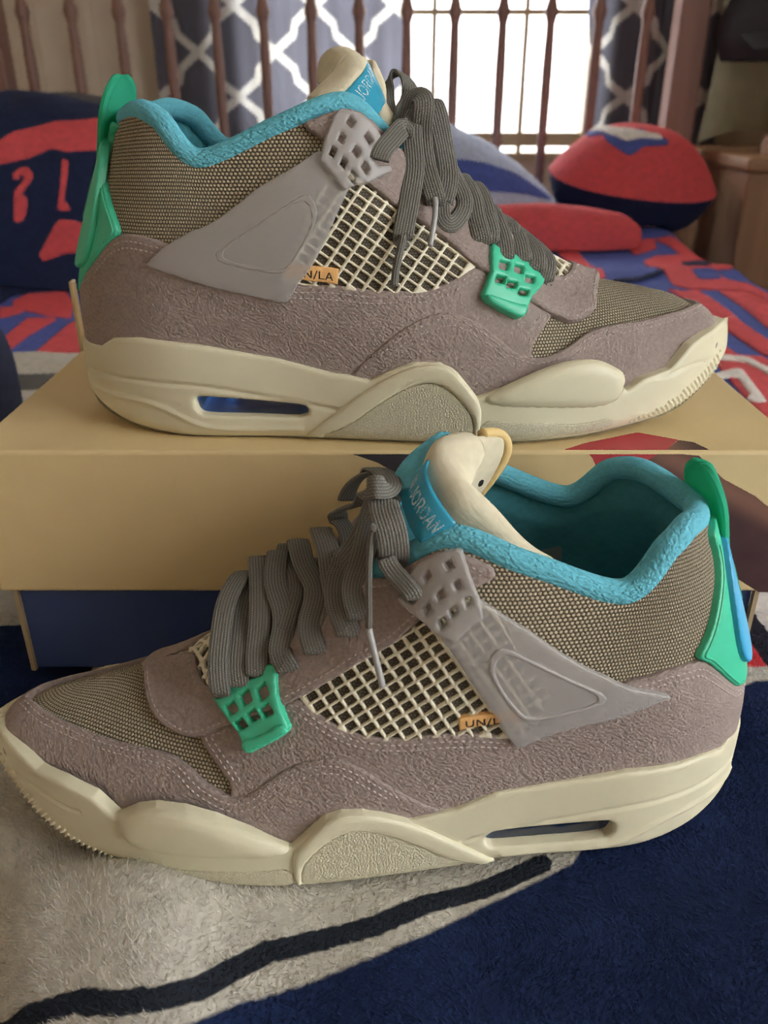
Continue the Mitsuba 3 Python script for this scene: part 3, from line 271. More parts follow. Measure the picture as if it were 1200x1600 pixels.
 'netcells':[[[5.794,0.787],[5.958,0.767],[6.031,0.782],[5.886,0.798],[5.864,0.8]],[[5.695,0.771],[5.858,0.748],[5.932,0.762],[5.769,0.783]],[[5.597,0.755],[5.757,0.732],[5.832,0.744],[5.67,0.767]],[[5.498,0.741],[5.656,0.716],[5.731,0.728],[5.571,0.751]],[[5.401,0.726],[5.556,0.701],[5.63,0.712],[5.473,0.737]],[[5.305,0.711],[5.456,0.687],[5.53,0.698],[5.376,0.722]],[[5.211,0.696],[5.358,0.672],[5.43,0.683],[5.281,0.707]],[[5.118,0.68],[5.261,0.656],[5.332,0.668],[5.187,0.692]],[[5.165,0.639],[5.236,0.652],[5.094,0.675],[5.043,0.665],[5.028,0.662]],[[5.072,0.62],[5.141,0.634],[5.007,0.656],[4.947,0.641]],[[4.981,0.6],[5.048,0.615],[4.927,0.635],[4.895,0.626],[4.892,0.615]],[[4.894,0.576],[4.958,0.594],[4.889,0.606],[4.88,0.579]],[[6.008,0.761],[6.172,0.75],[6.245,0.77],[6.079,0.778]],[[5.908,0.742],[6.073,0.727],[6.147,0.743],[5.982,0.756]],[[5.806,0.725],[5.974,0.707],[6.048,0.721],[5.881,0.738]],[[5.705,0.709],[5.871,0.689],[5.947,0.702],[5.78,0.721]],[[5.603,0.694],[5.768,0.672],[5.844,0.684],[5.678,0.705]],[[5.503,0.679],[5.665,0.657],[5.741,0.668],[5.577,0.69]],[[5.403,0.664],[5.562,0.641],[5.638,0.652],[5.477,0.676]],[[5.305,0.649],[5.46,0.625],[5.535,0.637],[5.378,0.66]],[[5.209,0.632],[5.359,0.608],[5.434,0.621],[5.28,0.644]],[[5.114,0.614],[5.26,0.591],[5.333,0.604],[5.184,0.627]],[[5.021,0.593],[5.163,0.571],[5.235,0.586],[5.089,0.608]],[[4.931,0.57],[5.067,0.548],[5.138,0.565],[4.997,0.587]],[[6.323,0.778],[6.5,0.781],[6.543,0.797],[6.353,0.788]],[[6.223,0.748],[6.398,0.746],[6.473,0.771],[6.297,0.77]],[[6.123,0.723],[6.295,0.716],[6.371,0.738],[6.197,0.741]],[[6.024,0.702],[6.193,0.691],[6.269,0.709],[6.097,0.717]],[[5.922,0.683],[6.091,0.668],[6.166,0.684],[5.998,0.697]],[[5.818,0.666],[5.989,0.648],[6.064,0.663],[5.895,0.679]],[[5.714,0.65],[5.884,0.63],[5.962,0.644],[5.791,0.662]],[[5.611,0.634],[5.779,0.613],[5.857,0.626],[5.687,0.646]],[[5.508,0.618],[5.673,0.596],[5.751,0.608],[5.584,0.63]],[[5.406,0.601],[5.568,0.578],[5.646,0.591],[5.481,0.614]],[[5.306,0.584],[5.464,0.56],[5.541,0.574],[5.38,0.597]],[[5.207,0.564],[5.361,0.54],[5.437,0.555],[5.28,0.579]],[[5.335,0.535],[5.182,0.558],[5.12,0.544],[5.33,0.534]],[[6.554,0.783],[6.743,0.789],[6.805,0.812],[6.602,0.8]],[[6.451,0.747],[6.637,0.751],[6.715,0.779],[6.528,0.773]],[[6.348,0.715],[6.531,0.715],[6.609,0.741],[6.425,0.738]],[[6.245,0.688],[6.424,0.683],[6.503,0.706],[6.321,0.708]],[[6.142,0.665],[6.318,0.656],[6.397,0.676],[6.218,0.682]],[[6.039,0.644],[6.213,0.631],[6.291,0.649],[6.115,0.659]],[[5.936,0.625],[6.108,0.609],[6.185,0.625],[6.013,0.639]],[[5.83,0.607],[6.003,0.589],[6.081,0.604],[5.908,0.62]],[[5.724,0.589],[5.897,0.569],[5.976,0.584],[5.802,0.602]],[[5.618,0.572],[5.79,0.55],[5.869,0.564],[5.697,0.585]],[[5.513,0.553],[5.682,0.53],[5.762,0.545],[5.591,0.567]],[[5.654,0.524],[5.486,0.548],[5.409,0.533],[5.442,0.528],[5.626,0.519]],[[6.801,0.791],[7.006,0.791],[7.084,0.815],[6.978,0.817],[6.868,0.815]],[[6.694,0.752],[6.892,0.755],[6.976,0.782],[6.773,0.781]],[[6.587,0.715],[6.78,0.717],[6.863,0.745],[6.666,0.742]],[[6.479,0.682],[6.669,0.681],[6.751,0.707],[6.559,0.706]],[[6.373,0.654],[6.559,0.648],[6.64,0.672],[6.452,0.675]],[[6.266,0.628],[6.449,0.619],[6.53,0.64],[6.345,0.647]],[[6.16,0.605],[6.34,0.593],[6.421,0.612],[6.239,0.622]],[[6.055,0.584],[6.232,0.569],[6.312,0.586],[6.133,0.6]],[[5.949,0.564],[6.125,0.547],[6.204,0.563],[6.028,0.579]],[[5.842,0.544],[6.018,0.524],[6.097,0.541],[5.921,0.558]],[[5.99,0.518],[5.814,0.538],[5.734,0.523],[5.834,0.51],[5.835,0.51],[5.936,0.507]],[[7.068,0.789],[7.283,0.78],[7.373,0.804],[7.148,0.813]],[[6.953,0.754],[7.162,0.746],[7.251,0.771],[7.038,0.78]],[[6.84,0.717],[7.045,0.711],[7.131,0.737],[6.924,0.744]],[[6.727,0.68],[6.928,0.676],[7.015,0.702],[6.81,0.707]],[[6.616,0.646],[6.812,0.64],[6.898,0.666],[6.698,0.671]],[[6.505,0.616],[6.698,0.607],[6.783,0.631],[6.587,0.638]],[[6.395,0.589],[6.585,0.577],[6.669,0.599],[6.477,0.609]],[[6.286,0.565],[6.473,0.55],[6.556,0.57],[6.367,0.583]],[[6.178,0.542],[6.361,0.525],[6.444,0.543],[6.258,0.559]],[[6.07,0.519],[6.251,0.5],[6.332,0.518],[6.15,0.536]],[[7.349,0.777],[7.573,0.765],[7.672,0.791],[7.441,0.801]],[[7.226,0.743],[7.444,0.731],[7.539,0.757],[7.317,0.768]],[[7.107,0.708],[7.319,0.697],[7.411,0.722],[7.195,0.734]],[[6.99,0.673],[7.197,0.661],[7.287,0.688],[7.076,0.699]],[[6.873,0.637],[7.077,0.626],[7.166,0.652],[6.959,0.664]],[[6.757,0.604],[6.959,0.591],[7.047,0.617],[6.842,0.628]],[[6.643,0.573],[6.841,0.558],[6.928,0.582],[6.727,0.595]],[[6.53,0.545],[6.725,0.528],[6.811,0.55],[6.613,0.565]],[[6.417,0.52],[6.61,0.5],[6.695,0.521],[6.5,0.538]],[[6.58,0.493],[6.388,0.513],[6.323,0.498],[6.574,0.493],[6.579,0.493]],[[7.64,0.762],[7.86,0.75],[7.961,0.777],[7.751,0.787],[7.74,0.787]],[[7.51,0.727],[7.729,0.715],[7.826,0.741],[7.605,0.753]],[[7.384,0.693],[7.602,0.68],[7.696,0.706],[7.477,0.719]],[[7.261,0.658],[7.477,0.644],[7.569,0.671],[7.352,0.684]],[[7.139,0.622],[7.352,0.608],[7.444,0.635],[7.229,0.648]],[[7.02,0.587],[7.228,0.571],[7.32,0.599],[7.108,0.613]],[[6.901,0.553],[7.107,0.535],[7.197,0.562],[6.989,0.578]],[[6.784,0.523],[6.987,0.502],[7.075,0.526],[6.871,0.545]],[[6.956,0.494],[6.754,0.515],[6.668,0.494],[6.681,0.493],[6.951,0.493]],[[8.025,0.774],[7.925,0.747],[8.137,0.737],[8.22,0.76],[8.037,0.773]],[[7.794,0.711],[8.008,0.699],[8.103,0.727],[7.89,0.737]],[[7.667,0.676],[7.884,0.663],[7.976,0.69],[7.761,0.702]],[[7.542,0.64],[7.76,0.627],[7.852,0.654],[7.635,0.667]],[[7.417,0.604],[7.636,0.591],[7.728,0.618],[7.509,0.631]],[[7.292,0.567],[7.51,0.553],[7.603,0.581],[7.384,0.595]],[[7.169,0.53],[7.385,0.515],[7.478,0.543],[7.26,0.557]],[[7.352,0.505],[7.138,0.521],[7.049,0.496],[7.073,0.493],[7.276,0.499],[7.35,0.504]],[[8.199,0.734],[8.408,0.725],[8.466,0.743],[8.277,0.756]],[[8.071,0.696],[8.28,0.685],[8.374,0.715],[8.166,0.724]],[[7.948,0.659],[8.159,0.646],[8.249,0.675],[8.039,0.686]],[[7.825,0.623],[8.04,0.609],[8.128,0.636],[7.916,0.65]],[[7.701,0.587],[7.92,0.572],[8.009,0.599],[7.793,0.614]],[[7.889,0.563],[7.669,0.577],[7.576,0.549],[7.772,0.537],[7.814,0.54]],[[8.469,0.722],[8.676,0.713],[8.712,0.724],[8.523,0.739]],[[8.343,0.682],[8.55,0.669],[8.642,0.702],[8.436,0.712]],[[8.222,0.642],[8.432,0.627],[8.519,0.658],[8.311,0.671]],[[8.402,0.616],[8.191,0.632],[8.103,0.604],[8.274,0.59],[8.359,0.601]],[[8.073,0.594],[7.985,0.567],[8.041,0.563],[8.213,0.583]]]},
 'sole':{'support':[[0.21183,0.01949],[0.20616,0.02664],[0.19963,0.03433],[0.19357,0.03659],[0.18569,0.03631],[0.17799,0.03379],[0.16846,0.02895],[0.15989,0.02284],[0.15104,0.01579],[0.14059,0.00751],[0.1335,0.001],[0.13498,0.001],[0.15575,0.001],[0.178,0.001],[0.1958,0.001],[0.21063,0.002],[0.21212,0.00906]],
 'supportinner':[[0.20915,0.01183],[0.20487,0.0184],[0.19855,0.02501],[0.19215,0.02821],[0.18581,0.02815],[0.17801,0.02522],[0.16589,0.0174],[0.15321,0.00695],[0.13795,0.001],[0.15575,0.001],[0.178,0.001],[0.1958,0.001],[0.20914,0.001]],
 'pod':[[0.27878,0.02825],[0.27083,0.03365],[0.26278,0.03654],[0.25139,0.03696],[0.2397,0.03433],[0.22456,0.02807],[0.21557,0.02365],[0.2122,0.02147],[0.21585,0.01847],[0.22927,0.01761],[0.24945,0.01616],[0.26221,0.01506],[0.2708,0.01545],[0.27674,0.01873]],
 'window':[[0.13912,0.01311],[0.13778,0.01593],[0.13483,0.0171],[0.11347,0.01706],[0.09225,0.0179],[0.08907,0.01684],[0.08766,0.0139],[0.08825,0.01052],[0.09103,0.00808],[0.11256,0.00729],[0.13426,0.00805],[0.13766,0.00973]],
 'window_t':[[0.08407,0.01731],[0.08572,0.01916],[0.09234,0.019],[0.10994,0.01765],[0.12651,0.01647],[0.13368,0.01581],[0.13588,0.01349],[0.134,0.01009],[0.12325,0.00974],[0.10939,0.0101],[0.09151,0.01024],[0.08575,0.01102]],
 'foxing':[[0.2754,0.00995],[0.25878,0.00769],[0.24273,0.00948],[0.22573,0.01098],[0.21196,0.01211],[0.21211,0.001],[0.22694,0.001],[0.25068,0.003],[0.25958,0.003],[0.27293,0.004]],
 'toegroove':[[0.33123,0.02649],[0.31337,0.02719],[0.30461,0.02591],[0.29561,0.02575]],
 'heelseam':[[0.0229,0.02379],[0.0522,0.02459],[0.08648,0.02389],[0.11239,0.02005],[0.13229,0.01696],[0.14802,0.01429]],
 'heelridge':[[0.02293,0.01627],[0.05056,0.01526],[0.06774,0.01325],[0.0801,0.00805],[0.09095,0.00466],[0.1112,0.00385],[0.13167,0.00442]],
 'topedge_f':[[0.33374,0.05],[0.32756,0.04599],[0.31588,0.04198],[0.30202,0.03796],[0.28781,0.03526],[0.28202,0.03013],[0.2794,0.02774],[0.27083,0.03365],[0.26278,0.03654],[0.25139,0.03696],[0.2397,0.03433],[0.2246,0.02743],[0.2122,0.02147],[0.20782,0.02586],[0.19963,0.03433],[0.19357,0.03659],[0.18569,0.03631],[0.17799,0.03379],[0.16845,0.02863],[0.15156,0.03061],[0.13595,0.03641],[0.12017,0.03792],[0.08637,0.04145],[0.05156,0.0397],[0.03862,0.0368],[0.03443,0.03921]],
 'topedge_t':[[0.02175,0.03757],[0.03615,0.03743],[0.04558,0.04238],[0.0612,0.04421],[0.08829,0.04227],[0.12274,0.03671],[0.14616,0.03088],[0.15431,0.03004],[0.16327,0.02838],[0.17135,0.03294],[0.18177,0.03694],[0.19324,0.03698],[0.20021,0.03266],[0.20604,0.02453],[0.20974,0.02199],[0.22115,0.02572],[0.24196,0.03094],[0.25511,0.03235],[0.26445,0.03102],[0.27227,0.02682],[0.28001,0.02098],[0.28892,0.02555],[0.30372,0.028],[0.33215,0.03376],[0.33705,0.03852]]},
 'world':{'bed_red':[[[0.1826,2.005],[0.3224,1.736],[0.3123,1.6752],[0.2752,1.6908],[0.1325,1.9263]],[[0.3201,1.6751],[0.3672,1.6957],[0.3392,1.2957],[0.3208,1.2821]],[[0.3986,1.771],[0.4377,1.7795],[0.4196,1.6997],[0.3883,1.7021]],[[0.462,1.6617],[0.5261,1.6833],[0.5123,1.6184],[0.458,1.5706]],[[0.5244,1.6769],[0.5604,1.6934],[0.5734,1.6414],[0.5734,1.5707],[0.5612,1.399],[0.5734,1.399],[0.5596,1.3715],[0.5255,1.3584],[0.5275,1.3125],[0.5514,1.2806],[0.5501,1.2037],[0.5329,1.162],[0.5223,1.222],[0.4492,1.2329],[0.4323,1.2546],[0.44,1.333],[0.4347,1.37],[0.4534,1.4943],[0.4896,1.5514],[0.5433,1.5706],[0.5426,1.6308]],[[0.4139,1.2336],[0.4337,1.2122],[0.4557,1.2257],[0.4555,1.1044],[0.4514,1.0371],[0.4549,0.9703],[0.4599,0.9255],[0.4429,0.8851],[0.4285,0.9273],[0.4225,1.0132],[0.419,1.0532],[0.4196,1.1174]],[[0.4844,1.2193],[0.5194,1.2145],[0.5329,1.162],[0.5312,1.0931],[0.4783,0.969],[0.4742,1.0182],[0.4813,1.1088]],[[0.4029,1.0066],[0.3961,0.9594],[0.4014,0.9162],[0.4244,0.9169],[0.4321,0.8596],[0.3595,0.6906],[0.3535,0.7199],[0.3702,0.9317]],[[-0.6393,1.4162],[-0.5889,1.4058],[-0.576,1.6203],[-0.4958,1.3872],[-0.4888,1.3188],[-0.5226,1.2924],[-0.578,1.2679]],[[-0.529,1.1933],[-0.5258,1.266],[-0.4874,1.2853],[-0.4466,1.2021],[-0.4193,1.1117],[-0.4498,1.1169],[-0.5134,1.154]],[[-0.5294,1.1498],[-0.5,1.1577],[-0.4904,1.1327],[-0.5051,1.0905]],[[-0.4623,0.9987],[-0.4716,1.0985],[-0.4351,1.1077],[-0.4391,1.0131],[-0.4357,0.9453]],[[-0.4023,0.9359],[-0.4114,1.0882],[-0.3916,1.1058],[-0.3334,0.9213],[-0.3766,0.9123]]],
 'bed_navy':[[[0.3456,1.2829],[0.3886,1.2946],[0.4424,1.3414],[0.4333,1.3208],[0.3841,1.2772],[0.3493,1.2724]],[[0.5108,1.4691],[0.5536,1.502],[0.5612,1.4596],[0.522,1.3771],[0.484,1.3714]],[[-0.608,1.3916],[-0.5624,1.4112],[-0.5559,1.3837],[-0.5905,1.3562]],[[-0.578,1.2679],[-0.4861,1.3109],[-0.4788,1.2794],[-0.5429,1.2281],[-0.5346,1.1624]]],
 'bed_blue':[[[0.4865,1.3486],[0.5245,1.3604],[0.5227,1.308],[0.4829,1.2954]],[[-0.5927,1.4252],[-0.6076,1.5046],[-0.561,1.5358],[-0.541,1.4534],[-0.5591,1.4118]]],
 'bed_white':[[[0.373,0.9133],[0.3871,0.9144],[0.4063,0.9054],[0.4155,0.8667],[0.4165,0.8229],[0.4089,0.8052],[0.407,0.851],[0.3991,0.8894],[0.3816,0.8994],[0.3682,0.8996]],[[0.3488,0.8501],[0.3661,0.8624],[0.3857,0.8713],[0.3715,0.7661],[0.355,0.7716],[0.354,0.782],[0.3641,0.7849],[0.3719,0.8459],[0.3581,0.8432],[0.3422,0.831]]],
 'mound_red':[[[4.8677,0.4543],[4.9332,0.4897],[5.0123,0.5494],[5.2806,0.6151],[5.5717,0.6263],[5.6373,0.6057],[5.4069,0.4523],[5.3536,0.4618],[5.2074,0.449],[5.1628,0.4703],[5.0514,0.4304],[4.912,0.3932],[4.8569,0.3879]],[[5.0893,0.2277],[5.1767,0.4182],[5.2012,0.4135],[5.1185,0.2486],[5.1406,0.2448],[5.1354,0.223]],[[4.9522,0.3337],[4.9645,0.3677],[5.0102,0.3884],[5.0418,0.3759],[5.0352,0.3418],[4.9847,0.2939],[4.9726,0.2784],[4.9938,0.2718],[4.9794,0.2233],[4.9591,0.1957],[4.9226,0.1848],[4.9483,0.2933],[5.0029,0.3381],[5.002,0.3593],[4.9836,0.3549],[4.9728,0.3298]],[[4.9898,0.0945],[5.0859,0.2009],[5.1571,0.1916],[5.1842,0.1528],[5.1709,0.1041],[5.0804,0.0992],[5.0005,0.0777]]],
 'cushion_blue':[[[3.1435,0.3655],[3.4526,0.4729],[4.0894,0.3635],[4.3509,0.3096],[4.5334,0.4486],[5.121,0.5102],[5.1188,0.5991],[4.2549,0.7923],[2.7937,0.5157],[2.6246,0.3333]]],
 'cushion_white':[[[2.7042,0.3667],[3.3425,0.4918],[3.9046,0.4951],[4.1709,0.4696],[4.3787,0.5561],[5.0218,0.5789],[4.969,0.6756],[3.9105,0.7252],[2.657,0.5029]]],
 'pillow_blue':[[[4.6879,0.3789],[5.0084,0.4016],[5.1863,0.3784],[5.4301,0.349],[5.7249,0.2685],[5.9231,0.1489],[6.053,0.0418],[5.9363,0.0537],[5.6362,0.1192],[5.3177,0.1551],[5.0066,0.1613],[4.7007,0.1735]]],
 'pillow_line':[[[5.0123,0.4092],[5.1989,0.3942],[5.4379,0.3547],[5.7413,0.274],[5.712,0.2629],[5.417,0.3395],[5.1832,0.3744],[5.0017,0.3869]],[[5.1625,0.1914],[5.3187,0.1865],[5.5242,0.154],[5.7011,0.1121],[5.6843,0.1032],[5.5099,0.1423],[5.309,0.174],[5.1558,0.1787]]]},
 'lid':{'navy':[[-0.0135,0.1295],[0.0253,0.1295],[0.0289,0.1077],[0.0115,0.1109],[0.0,0.1178],[-0.0034,0.1197]],
 'red':[[0.0802,0.1295],[0.1168,0.1295],[0.1209,0.1243],[0.105,0.1096],[0.1034,0.1084],[0.1012,0.11],[0.0962,0.115],[0.0926,0.1216],[0.0909,0.1243]],
 'dark':[[0.1044,0.1096],[0.1206,0.1243],[0.1252,0.1295],[0.1323,0.1295],[0.1396,0.1228],[0.1525,0.1115],[0.1686,0.1029],[0.1843,0.0908],[0.1929,0.0515],[0.1806,0.0515],[0.1682,0.0594],[0.1528,0.0605],[0.1198,0.078],[0.1081,0.1029]]},
 'ground':{'band':[[-0.1345,0.1627],[-0.1224,0.1631],[-0.113,0.1652],[-0.0981,0.1669],[-0.0845,0.1648],[-0.0722,0.1664],[-0.0605,0.1722],[-0.0514,0.1807],[-0.0405,0.1885],[-0.0272,0.1929],[-0.0028,0.2],[0.0178,0.2109],[0.0387,0.2186],[0.0626,0.2311]],
 'edge':[[-0.1252,0.1422],[-0.0954,0.144],[-0.0744,0.1513],[-0.0592,0.1613],[-0.047,0.1701],[-0.0346,0.1751],[-0.0216,0.1805],[-0.0027,0.1882],[0.0171,0.1984],[0.0356,0.2093],[0.0536,0.2191],[0.0753,0.2317]]}}
# ---------------------------------------------------------------- materials
def rgb(*c): return {'type': 'rgb', 'value': list(c)}
def bsdf(key, col, rough=.6, bump=None, bs=1., eps=3e-4, **kw):
    b = {'type': 'principled', 'base_color': col if isinstance(col, dict) else rgb(*col), 'roughness': rough, **kw}
    if bump is not None: b = {'type': 'bumpmap', 'arbitrary': mikit.proc(bump, eps=eps), 'scale': bs, 'nested_bsdf': b}
    scene[key] = {'type': 'twosided', 'bsdf': b}
def C(*c): return mi.Color3f(*c)
def col(fn): return mikit.proc(fn)
def sue(base, amp=.16):
    def f(p, n, uv):
        a = fbm(p.x*1000, p.y*1000, p.z*1000, 3); b = fbm(p.x*60, p.y*60, p.z*60, 2)
        return C(*base)*(1-amp/2+amp*a+.22*(b-.5))
    return f
def grain(s, o=2): return lambda p, n, uv: fbm(p.x*s, p.y*s, p.z*s, o)
suede_bump = grain(1200, 2)
bsdf('m_suede', col(sue((.285, .236, .214), .5)), .95, suede_bump, .0010, 2e-4, sheen=.35, specular=.15)
def weave(uv, p=.00145):
    r = dr.floor(uv.y/p); x = uv.x/(p*1.05)+.5*(r-2*dr.floor(r/2)); x = x-dr.floor(x)-.5; y = uv.y/p-r-.5
    return dr.maximum(0, 1-dr.square(x/.46)-dr.square(y/.5))
bsdf('m_weave', col(lambda p, n, uv: mix((.075, .062, .04), (.50, .44, .315), dr.sqrt(weave(uv)))), .55, lambda p, n, uv: dr.sqrt(weave(uv)+.0004)*.0007, 1., 1.5e-4, specular=.4)
bsdf('m_backing', col(lambda p, n, uv: mix((.03, .026, .02), (.13, .115, .085), dr.sqrt(weave(uv, .0012)))), .8, specular=.2)
bsdf('m_net', (.66, .63, .49), .45)
bsdf('m_midsole', col(lambda p, n, uv: C(.60, .575, .415)*(.93+.14*fbm(p.x*40, p.y*40, p.z*40))), .42, specular=.4)
def pebble(p, n, uv):
    a, b, w = voronoi(uv.x*850, uv.y*850); return smoothstep(0, .55, b-a)
bsdf('m_pebble', col(lambda p, n, uv: C(.60, .575, .415)*(.8+.2*pebble(p, n, uv))), .5, lambda p, n, uv: pebble(p, n, uv)*.00035, 1., 1.5e-4)
bsdf('m_green', col(lambda p, n, uv: C(.055, .50, .30)*(.95+.1*fbm(p.x*90, p.y*90, p.z*90))), .38, specular=.5)
bsdf('m_terry', col(lambda p, n, uv: C(.13, .45, .56)*(.85+.3*fbm(p.x*1100, p.y*1100, p.z*1100, 2))), .95, grain(1100), .0012, 2e-4, sheen=.6, specular=.1)
bsdf('m_lining', col(lambda p, n, uv: C(.075, .30, .36)*(.85+.3*fbm(p.x*500, p.y*500, p.z*500, 2))), .95, sheen=.4, specular=.1)
bsdf('m_labelblue', (.03, .30, .45), .32, specular=.5)
bsdf('m_thread', (.38, .33, .315), .7)
bsdf('m_labeltext', (.62, .66, .66), .5)
bsdf('m_dark', (.012, .012, .014), .8)
bsdf('m_foam', col(lambda p, n, uv: C(.60, .56, .41)*(.92+.16*fbm(p.x*300, p.y*300, p.z*300, 2))), .85, grain(1200), .0004, 2e-4, sheen=.3, specular=.2)
bsdf('m_yellow', (.66, .50, .22), .8)
bsdf('m_orange', col(lambda p, n, uv: C(.72, .42, .16)*(.9+.2*noise(uv.x*3000, uv.y*600))), .7)
bsdf('m_bluetpu', (.05, .36, .62), .35)
def knit(p, n, uv):
    r = uv.y/.0011; return dr.abs(dr.sin(r*math.pi))*(.75+.25*dr.sin(uv.x/.0009*2*math.pi+3*dr.floor(r)))
def lacecol(p, n, uv):
    k = knit(p, n, uv); f = noise(p.x*2600, p.y*2600, p.z*2600)
    c = C(.195, .192, .172)*(.45+.75*k)
    return mix(c, C(.10, .30, .25), smoothstep(.86, .93, f)*.7)
bsdf('m_lace', col(lacecol), .9, lambda p, n, uv: knit(p, n, uv)*.0004, 1., 1.5e-4, sheen=.5, specular=.15)
bsdf('m_aglet', (.33, .34, .34), .25, specular=.6)
scene['m_tpu'] = {'type': 'blendbsdf', 'weight': .54, 'a': {'type': 'thindielectric', 'int_ior': 1.35}, 'b': {'type': 'twosided', 'bsdf': {'type': 'principled', 'base_color': rgb(.47, .465, .455), 'roughness': .38, 'specular': .5}}}
bsdf('m_airunit', (.33, .49, .66), .14, metallic=.85)
scene['m_bubble'] = {'type': 'thindielectric', 'int_ior': 1.5, 'specular_transmittance': rgb(.45, .68, .9)}

scene['m_greentab'] = {'type': 'principledthin', 'base_color': rgb(.07, .58, .36), 'roughness': .4, 'diff_trans': .9, 'spec_trans': 0.0}
# ---------------------------------------------------------------- adding things
def add(key, m, mat, smooth=35, label=None, **more):
    if isinstance(m, dict):
        if smooth is True or smooth is False: scene[key] = mikit.ply(trimesh.Trimesh(m['v'], m['f'], process=False), mat, smooth=smooth, uv=m.get('uv') if 'uv' in m else None, **more)
        else: scene[key] = mikit.ply(trimesh.Trimesh(m['v'], m['f'], process=False), mat, smooth=smooth, **more)
    else: scene[key] = mikit.ply(m, mat, smooth=smooth, **more)
    if label: labels[key] = {'label': label}
def num(key):
    if key not in scene: return key
    k = 1
    while f'{key}_{k:03d}' in scene: k += 1
    return f'{key}_{k:03d}'
def rot(yaw, sx):
    return np.stack([[sx*math.cos(yaw), sx*math.sin(yaw), 0], [math.sin(yaw), -math.cos(yaw), 0], [0, 0, 1.]])
POSES = dict(front=(np.array([.1503, .2832, -.0012]), rot(.0593, -1)), top=(np.array([-.1452, .401, .1265]), rot(-.0018, 1)))

def thicken(S, q2, th, round_=.5):
    """closed sheet around the whole patch S, its edges rounded"""
    a0, a1, b0, b1 = S.a[0], S.a[-1], S.b[0], S.b[-1]
    return panel(S, [[a0, b0], [a1, b0], [a1, b1], [a0, b1]], th=th, base=-th/2, r=th*round_, h=.0014, smooth=0, sink=th*.3)
def patch(rows, out=1.0, n=(40, 24)):
    P = np.asarray(rows, float)*.001; ra, rb = np.arange(P.shape[0]), np.arange(P.shape[1])
    a, b = np.linspace(0, ra[-1], n[0]), np.linspace(0, rb[-1], n[1])
    g = CubicSpline(ra, P, axis=0)(a) if len(ra) > 2 else np.stack([P[0]*(1-t)+P[1]*t for t in a])
    g = CubicSpline(rb, g, axis=1)(b)
    return Surf(a, b, g, out)
def sheet(S, th):
    """a closed sheet of thickness th centred on S with round edges"""
    na, nb = len(S.a), len(S.b); A, B = np.meshgrid(S.a, S.b, indexing='ij'); q = np.stack([A.ravel(), B.ravel()], 1)
    P = S.pos(q).reshape(na, nb, 3); N = S.nor(q).reshape(na, nb, 3); UV = S.uv(q).reshape(na, nb, 2)
    i = np.minimum(np.arange(na), np.arange(na)[::-1])[:, None]*np.ones((1, nb)); j = np.ones((na, 1))*np.minimum(np.arange(nb), np.arange(nb)[::-1])[None]
    la = np.linalg.norm(P[1:]-P[:-1], axis=2).mean(); lb = np.linalg.norm(P[:, 1:]-P[:, :-1], axis=2).mean()
    d = np.minimum(i*la, j*lb); k = np.sqrt(np.clip(1-(1-np.clip(d/(th*.6), 0, 1))**2, 0, 1))
    up, dn = P+N*(th/2*k)[..., None], P-N*(th/2*k)[..., None]
    I, J = np.meshgrid(np.arange(na-1), np.arange(nb-1), indexing='ij'); t = I*nb+J
    f = np.stack([t, t+nb, t+nb+1, t+1], -1).reshape(-1, 4); f = np.vstack([f[:, :3], f[:, [0, 2, 3]]])
    if S.out < 0: f = f[:, ::-1]
    m = dict(v=np.vstack([up.reshape(-1, 3), dn.reshape(-1, 3)]), f=np.vstack([f, f[:, ::-1]+na*nb]), uv=np.vstack([UV.reshape(-1, 2)]*2))
    return m
def ribbon_prof(w, t=.0017):
    a = np.linspace(0, 2*np.pi, 20, endpoint=False); c, s = np.cos(a), np.sin(a)
    return np.stack([np.sign(s)*np.abs(s)**.8*t/2, np.sign(c)*np.abs(c)**.55*w/2], 1)
def lace_mesh(pts, w, t=.0019, curl=True):
    pts = np.asarray(pts, float); e = pts[-1]
    if curl and e[1] > 8: pts = np.vstack([pts, e+[.3, -4, -2.5], e+[.3, -11, -2]])
    p = spline(pts*.001, .0012)
    ww = np.clip(p[:, 1]/.030, -1, 1)*math.radians(75)
    ref = np.stack([0*ww, np.sin(ww), np.cos(ww)], 1)
    return sweep(p, ribbon_prof(w*.001, t), ref)
def stitch_line(S, q, off, step=.0025, inset=0., r=.00045, ln=.0017):
    """little thread capsules along the polyline q on S"""
    q = np.asarray(q, float); P = S.at(q, off); d = np.r_[0, np.cumsum(np.linalg.norm(np.diff(P, axis=0), axis=1))]
    n = max(2, int(d[-1]/step)); t = (np.arange(n)+.5)/n*d[-1]
    qq = np.stack([np.interp(t, d, q[:, k]) for k in (0, 1)], 1); c = S.at(qq, off); e = 1e-3
    fw = np.stack([np.interp(t+ln/2, d, P[:, k]) for k in range(3)], 1)-np.stack([np.interp(t-ln/2, d, P[:, k]) for k in range(3)], 1)
    fw /= np.linalg.norm(fw, axis=1, keepdims=True)+1e-9; nn = S.nor(qq); sd = np.cross(fw, nn)
    prof = [(-.5, 0), (-.25, 1), (.25, 1), (.5, 0)]
    V = []
    for a, k in prof:
        for u in (-1, 0, 1):
            V.append(c+fw*(a*ln)+sd*(u*r*(k*.6+.4))+nn*((1-abs(u))*r*(k*.9+.1)))
    V = np.stack(V, 1); F = []
    for i in range(3):
        for j in range(2):
            a = i*3+j; F += [[a, a+3, a+4], [a, a+4, a+1]]
    F = np.array(F); k = np.arange(len(c))[:, None, None]*12
    return dict(v=V.reshape(-1, 3), f=(F[None]+k).reshape(-1, 3)[:, ::-1], uv=np.zeros((len(c)*12, 2)))
